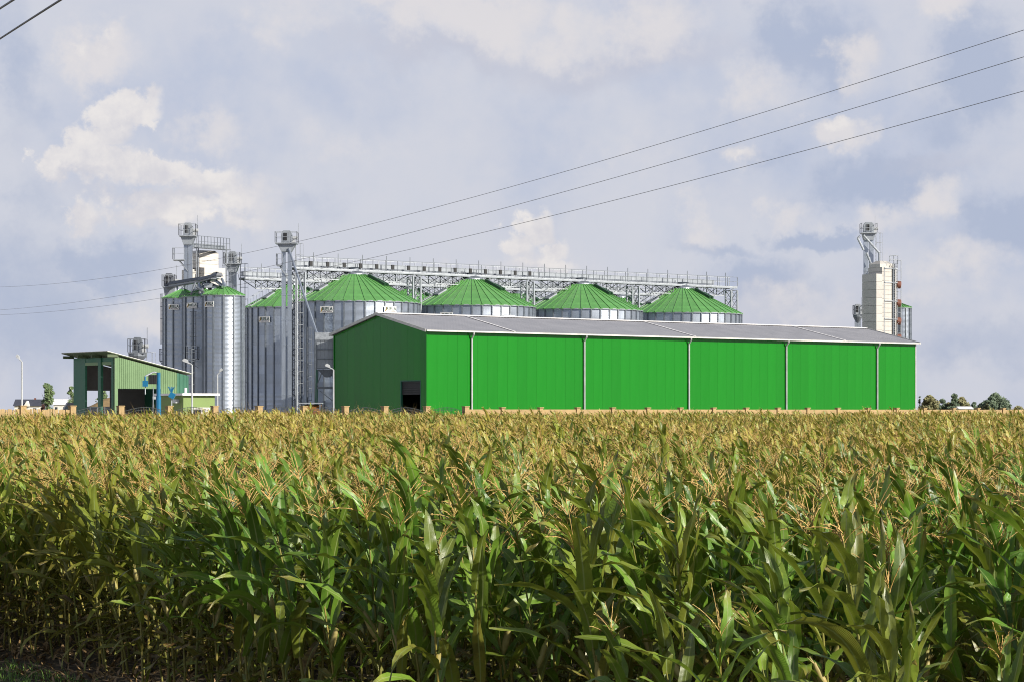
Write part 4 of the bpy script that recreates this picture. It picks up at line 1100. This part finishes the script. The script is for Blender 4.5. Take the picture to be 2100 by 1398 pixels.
def to_mesh(name, V, Fc, U, Dr, mats, mi=None):
    me = bpy.data.meshes.new(name); me.from_pydata([tuple(v) for v in V], [], Fc)
    for m in mats: me.materials.append(m)
    uvl = me.uv_layers.new(name='UVMap')
    li = [0] * len(me.loops); me.loops.foreach_get('vertex_index', li)
    flat = []
    for v in li: flat += [U[v][0], U[v][1]]
    uvl.data.foreach_set('uv', flat)
    at = me.attributes.new('dry', 'FLOAT', 'POINT'); at.data.foreach_set('value', Dr)
    if mi: me.polygons.foreach_set('material_index', mi)
    me.polygons.foreach_set('use_smooth', [True] * len(me.polygons)); me.update()
    return me


def mbdata(mb, dry=0.0): return [Vector(v) for v in mb.v], mb.f, [(0.25, .3)] * len(mb.v), [dry] * len(mb.v)


YEL = {}
def plant_variant(i):
    rng = random.Random(100 + i); parts = []           # (name, data, material index, offset)
    H = rng.uniform(1.78, 1.98); lean = Vector((rng.gauss(-.05, .05), rng.gauss(0, .05), 0)); yellow = rng.choice((0, 0, .05, .12, .3)); YEL[i] = yellow
    ctr = lambda z: lean * (z / H) ** 1.6 * 1.2 + Vector((0, 0, z))
    mb = MB(); zs = [0, .12, .3, .5, .75, 1.0, 1.25, 1.5, 1.7, H]
    for a, b in zip(zs, zs[1:]):
        ra = .0135 * (1 - .62 * a / H); rb = .0135 * (1 - .62 * b / H)
        mb.tube(ctr(a), ctr(b), ra * 1.05, 6, rb, cap=False)
    parts.append(('stalk', mbdata(mb), 1, Vector((0, 0, 0))))
    nl = rng.randint(10, 12); a0 = rng.uniform(0, math.pi) if rng.random() < .7 else rng.gauss(math.pi * .98, .4)
    for k in range(nl):
        u = k / (nl - 1); z = .30 + (H - .40) * u
        az = a0 + math.pi * (k % 2) + rng.gauss(0, .38)
        ln = (.52 + .42 * math.sin(math.pi * min(1, .18 + .72 * u)) - .14 * u) * rng.uniform(.88, 1.12); wd = rng.uniform(.088, .130) * (1 - .18 * abs(u - .5))
        if u < .26: dry = rng.uniform(.3, 1.0); e0 = R(rng.uniform(10, 50)); e1 = R(rng.uniform(-88, -65)); ln *= .8; wd *= .62
        elif u < .5: dry = rng.choice((0, .05, .15, .5)); e0 = R(rng.uniform(54, 70)); e1 = R(rng.uniform(-60, 15))
        elif u < .8: dry = yellow * rng.uniform(.3, 1.4); e0 = R(rng.uniform(62, 78)); e1 = R(rng.uniform(-25, 62))
        else: dry = yellow * rng.uniform(.4, 1.6); e0 = R(rng.uniform(68, 84)); e1 = R(rng.uniform(20, 76)); ln *= .9
        D = leaf_data(rng, az, ln, wd, e0, e1, rng.uniform(.35, 1.15) * (.4 + .6 * u), dry, rng.gauss(0, .5))
        parts.append(('leaf', D, 0, ctr(z)))
    # tassel
    mb = MB(); top = Vector((0, 0, 0)); tl = rng.uniform(.26, .38); tilt = Vector((rng.gauss(-.08, .08), rng.gauss(0, .06), 0))
    def spike(p, d, ln, droop):
        q = p.copy(); n = 5
        for s in range(n):
            d = (d + Vector((-.03, 0, -droop))).normalized(); r_ = q + d * ln / n; f = 1 - s / n
            mb.tube(q, r_, .0022 * (.45 + .65 * f) + .0011, 3, cap=False)
            for h in range(2):
                o = Vector((rng.gauss(0, 1), rng.gauss(0, 1), rng.gauss(.3, 1))).normalized() * .008; c = q + (r_ - q) * rng.random()
                mb.quad(c, c + o + d * .006, c + o * .6 + d * .02)
            q = r_
    spike(top, (Vector((0, 0, 1)) + tilt).normalized(), tl, 0.0)
    for k in range(rng.randint(8, 13)):
        a = rng.uniform(0, 6.28); spike(top + Vector((0, 0, -.04 + .02 * k * .6)), Vector((math.cos(a) * .7, math.sin(a) * .7, rng.uniform(.6, 1.3))).normalized(), tl * rng.uniform(.5, .85), rng.uniform(.04, .2))
    parts.append(('tassel', mbdata(mb), 2, ctr(H)))
    # ear
    ez = H * rng.uniform(.42, .55); a = a0 + rng.choice((0, math.pi)); d = Vector((math.cos(a) * .36, math.sin(a) * .36, .93)).normalized(); mb = MB()
    pr = [(.010, 0), (.023, .04), (.028, .10), (.024, .17), (.012, .225)]
    for (r0, s0), (r1, s1) in zip(pr, pr[1:]): mb.tube(d * s0, d * s1, r0, 7, r1, cap=False)
    for k in range(5): o = Vector((rng.gauss(0, .02), rng.gauss(0, .02), 0)); mb.tube(d * .21, d * .27 + o, .004, 3, .002, cap=False)
    parts.append(('ear', mbdata(mb), 3, ctr(ez)))
    return parts

MATS = [M['leaf'], M['stalk'], M['tassel'], M['husk']]
NV = 22
variants = []; libcol = bpy.data.collections.new('corn_library')
for i in range(NV):
    parts = plant_variant(i); pm = []; V = []; Fc = []; U = []; Dr = []; mi = []
    for (nm, (v, f, u, d), m, off) in parts:
        pm.append((nm, to_mesh('corn_' + nm, v, f, u, d, [MATS[m]]), off))
        b = len(V); V += [q + off for q in v]; Fc += [tuple(x + b for x in ff) for ff in f]; U += u; Dr += d; mi += [m] * len(f)
    variants.append(pm)
    o = bpy.data.objects.new('corn_stand_%02d' % i, to_mesh('corn_stand', V, Fc, U, Dr, MATS, mi)); libcol.objects.link(o)

# field outline: the near edge runs from the far left to close by on the right, the far side follows the fence
EDGE = [(-60, 62), (-16, 37), (-9.5, 31.0), (-6.0, 28.0), (-4.3, 25.6), (-2.9, 22.6), (-1.6, 20.0), (0.0, 18.3), (1.5, 17.6), (3.4, 17.0), (7, 16.0), (14, 13.5), (60, 2)]
def edge_q(x):
    for (xa, ya), (xb, yb) in zip(EDGE, EDGE[1:]):
        if xa <= x <= xb: return ya + (yb - ya) * (x - xa) / (xb - xa)
    return 1e9
rowd = Vector((.60, -.80, 0)).normalized(); rown = Vector((.80, .60, 0))
rng = random.Random(3); plants = []
for i in range(-10, 260):
    s0 = i * .74
    along = -180.0
    while along < 40:
        along += rng.uniform(.19, .36)
        P = rown * s0 + rowd * along; x = P.x + rng.gauss(0, .04); y = P.y + rng.gauss(0, .04)
        if y < 9 or y > 178: continue
        if abs(x) > .2234 * y + 6.0: continue
        if y < edge_q(x): continue
        q = -.606 * x + .7955 * y
        lim = 111.6
        if x / y < -.148: lim = 106 + (x / y + .148) * 40
        if q > lim: continue
        if mnoise.noise(Vector((x * .55, y * .30, 9))) > .34 and rng.random() < .7 and y > 24: continue
        if y > 75 and rng.random() < .12: continue
        if y < 26 and rng.random() < .30: continue
        plants.append((x, y))
plants.sort(key=lambda p: p[1] * p[1] + p[0] * p[0])
NEAR = 300
# a few shorter plants straggling in front of the edge
rs = random.Random(29); strag = []
for k in range(12):
    x = rs.uniform(.6, 4.4); strag.append((x, rs.uniform(14.2, edge_q(x))))
plants = strag + plants


def pl_scale(x, y, r):
    q = -.606 * x + .7955 * y; f = min(1, max(0, (q - 25) / 80))
    n = mnoise.noise(Vector((x * .12, y * .12, 3))); near = min(1, max(0, (40 - y) / 18))
    s = 1.05 - .13 * f + .10 * n + .10 * near + r.gauss(0, .075)
    return max(.7, s)
r2 = random.Random(11)
# the nearest plants, each a thing with stalk, leaves, tassel and ear
for (x, y) in plants[:NEAR]:
    v = r2.randrange(NV); s = pl_scale(x, y, r2)
    if (x, y) in strag: s *= r2.uniform(.74, .92)
    bare = r2.random() < .35; short = (x, y) in strag
    lab = 'short corn plant straggling on its own in front of the field edge' if short else (('yellowing' if YEL[v] > .1 else 'fresh green') + ' corn plant with arching leaves ' + ('and no tassel' if bare else 'and a straw tassel') + ' in the near edge rows')
    T = thing('corn_plant', lab, 'corn plant', (x, y, ground_z(x, y)), r2.gauss(0, .5), 'corn plants along the near edge of the field')
    T.scale = (s, s, s); T.rotation_euler[0] = r2.gauss(0, .06); T.rotation_euler[1] = r2.gauss(-.07, .08)
    for (nm, me, off) in variants[v]:
        if not (bare and nm == 'tassel'): put(nm, me, T, off)


def make_field():
    pts = plants[NEAR:]
    me = bpy.data.meshes.new('corn_field'); me.from_pydata([(x, y, ground_z(x, y) - .02) for x, y in pts], [], [])
    rot = []; scl = []; idx = []
    for (x, y) in pts:
        s = pl_scale(x, y, r2); rot += [r2.gauss(0, .07), r2.gauss(-.07, .09), r2.gauss(0, .6)]; scl.append(s); idx.append(r2.randrange(NV))
    a = me.attributes.new('rot', 'FLOAT_VECTOR', 'POINT'); a.data.foreach_set('vector', rot)
    a = me.attributes.new('scl', 'FLOAT', 'POINT'); a.data.foreach_set('value', scl)
    a = me.attributes.new('idx', 'INT', 'POINT'); a.data.foreach_set('value', idx)
    o = put('corn_field', me); tag(o, 'mass of ripening corn plants filling the field behind the edge rows', 'cornfield', kind='stuff')
    ng = bpy.data.node_groups.new('corn_scatter', 'GeometryNodeTree')
    ng.interface.new_socket('Geometry', in_out='INPUT', socket_type='NodeSocketGeometry'); ng.interface.new_socket('Geometry', in_out='OUTPUT', socket_type='NodeSocketGeometry')
    n = ng.nodes; l = ng.links; gi = n.new('NodeGroupInput'); go = n.new('NodeGroupOutput'); ip = n.new('GeometryNodeInstanceOnPoints'); ci = n.new('GeometryNodeCollectionInfo')
    ci.inputs['Collection'].default_value = libcol; ci.inputs['Separate Children'].default_value = True; ci.inputs['Reset Children'].default_value = True
    def named(nm, ty):
        k = n.new('GeometryNodeInputNamedAttribute'); k.data_type = ty; k.inputs['Name'].default_value = nm; return k.outputs['Attribute']
    l.new(gi.outputs[0], ip.inputs['Points']); l.new(ci.outputs[0], ip.inputs['Instance']); ip.inputs['Pick Instance'].default_value = True
    l.new(named('idx', 'INT'), ip.inputs['Instance Index']); l.new(named('rot', 'FLOAT_VECTOR'), ip.inputs['Rotation']); l.new(named('scl', 'FLOAT'), ip.inputs['Scale'])
    l.new(ip.outputs[0], go.inputs[0])
    md = o.modifiers.new('scatter', 'NODES'); md.node_group = ng
make_field()
print('PLANTS', len(plants))


# ------------------------------------------------------------------ grass verge, litter, weeds by the fence
def blades(name, label, cat, n, area, h, w, m, lean=.3):
    rg = random.Random(len(name) * 31 + n); mb = MB()
    for i in range(n):
        x, y = area(rg); z = ground_z(x, y) - .01; a = rg.uniform(0, 6.28); hh = h * rg.uniform(.45, 1.25); lx, ly = rg.gauss(-.1, lean) * hh, rg.gauss(0, lean) * hh
        dx, dy = math.cos(a) * w, math.sin(a) * w
        p0 = Vector((x, y, z)); p1 = Vector((x + lx * .35, y + ly * .35, z + hh * .6)); p2 = Vector((x + lx, y + ly, z + hh)); d = Vector((dx, dy, 0))
        mb.quad(p0 - d, p0 + d, p1 + d * .8, p1 - d * .8); mb.quad(p1 - d * .8, p1 + d * .8, p2)
    o = mb.build(name, m); tag(o, label, cat, kind='stuff'); return o
def verge(rg):
    while True:
        x = rg.uniform(-14, 6); y = rg.uniform(8, 40); e = edge_q(x)
        if e - 4.5 < y < e - .25 + rg.gauss(0, .25): return x, y
M['grass'] = corn_simple('verge grass', (.07, .18, .02), (.13, .23, .035))
g = blades('verge_grass', 'short green grass on the verge before the corn', 'grass', 26000, verge, .09, .005, M['grass'], .45)
def litter(rg):
    while True:
        x = rg.uniform(-13, 5); y = rg.uniform(10, 44); e = edge_q(x)
        if e - .9 < y < e + 5: return x, y
M['straw'] = corn_simple('dry leaf litter', (.30, .20, .09), (.17, .10, .045))
blades('leaf_litter', 'dry fallen corn leaves on the soil between the stalks', 'leaf litter', 5000, litter, .10, .02, M['straw'], 1.6)
def weedy(rg):
    while True:
        t = rg.uniform(-32, -16.5); q = rg.uniform(-7.5, -.6); p = fp(t) + Vector((-.606 * q, .7955 * q, 0)) 
        if rg.random() < .9: return p.x, p.y
blades('tall_weeds', 'tall green weeds growing along the foot of the slatted fence', 'weeds', 9000, weedy, 1.75, .02, FT[4], .22)
def drygrass(rg):
    t = rg.uniform(-24, 0); q = rg.uniform(-3.2, -1.0); p = fp(t) + Vector((-.606 * q, .7955 * q, 0)); return p.x, p.y
M['dryg'] = corn_simple('dry tall grass', (.36, .25, .11), (.24, .17, .06))
blades('dry_reeds', 'dry tall grass stems standing before the wire fence', 'dry grass', 700, drygrass, 2.3, .010, M['dryg'], .22)
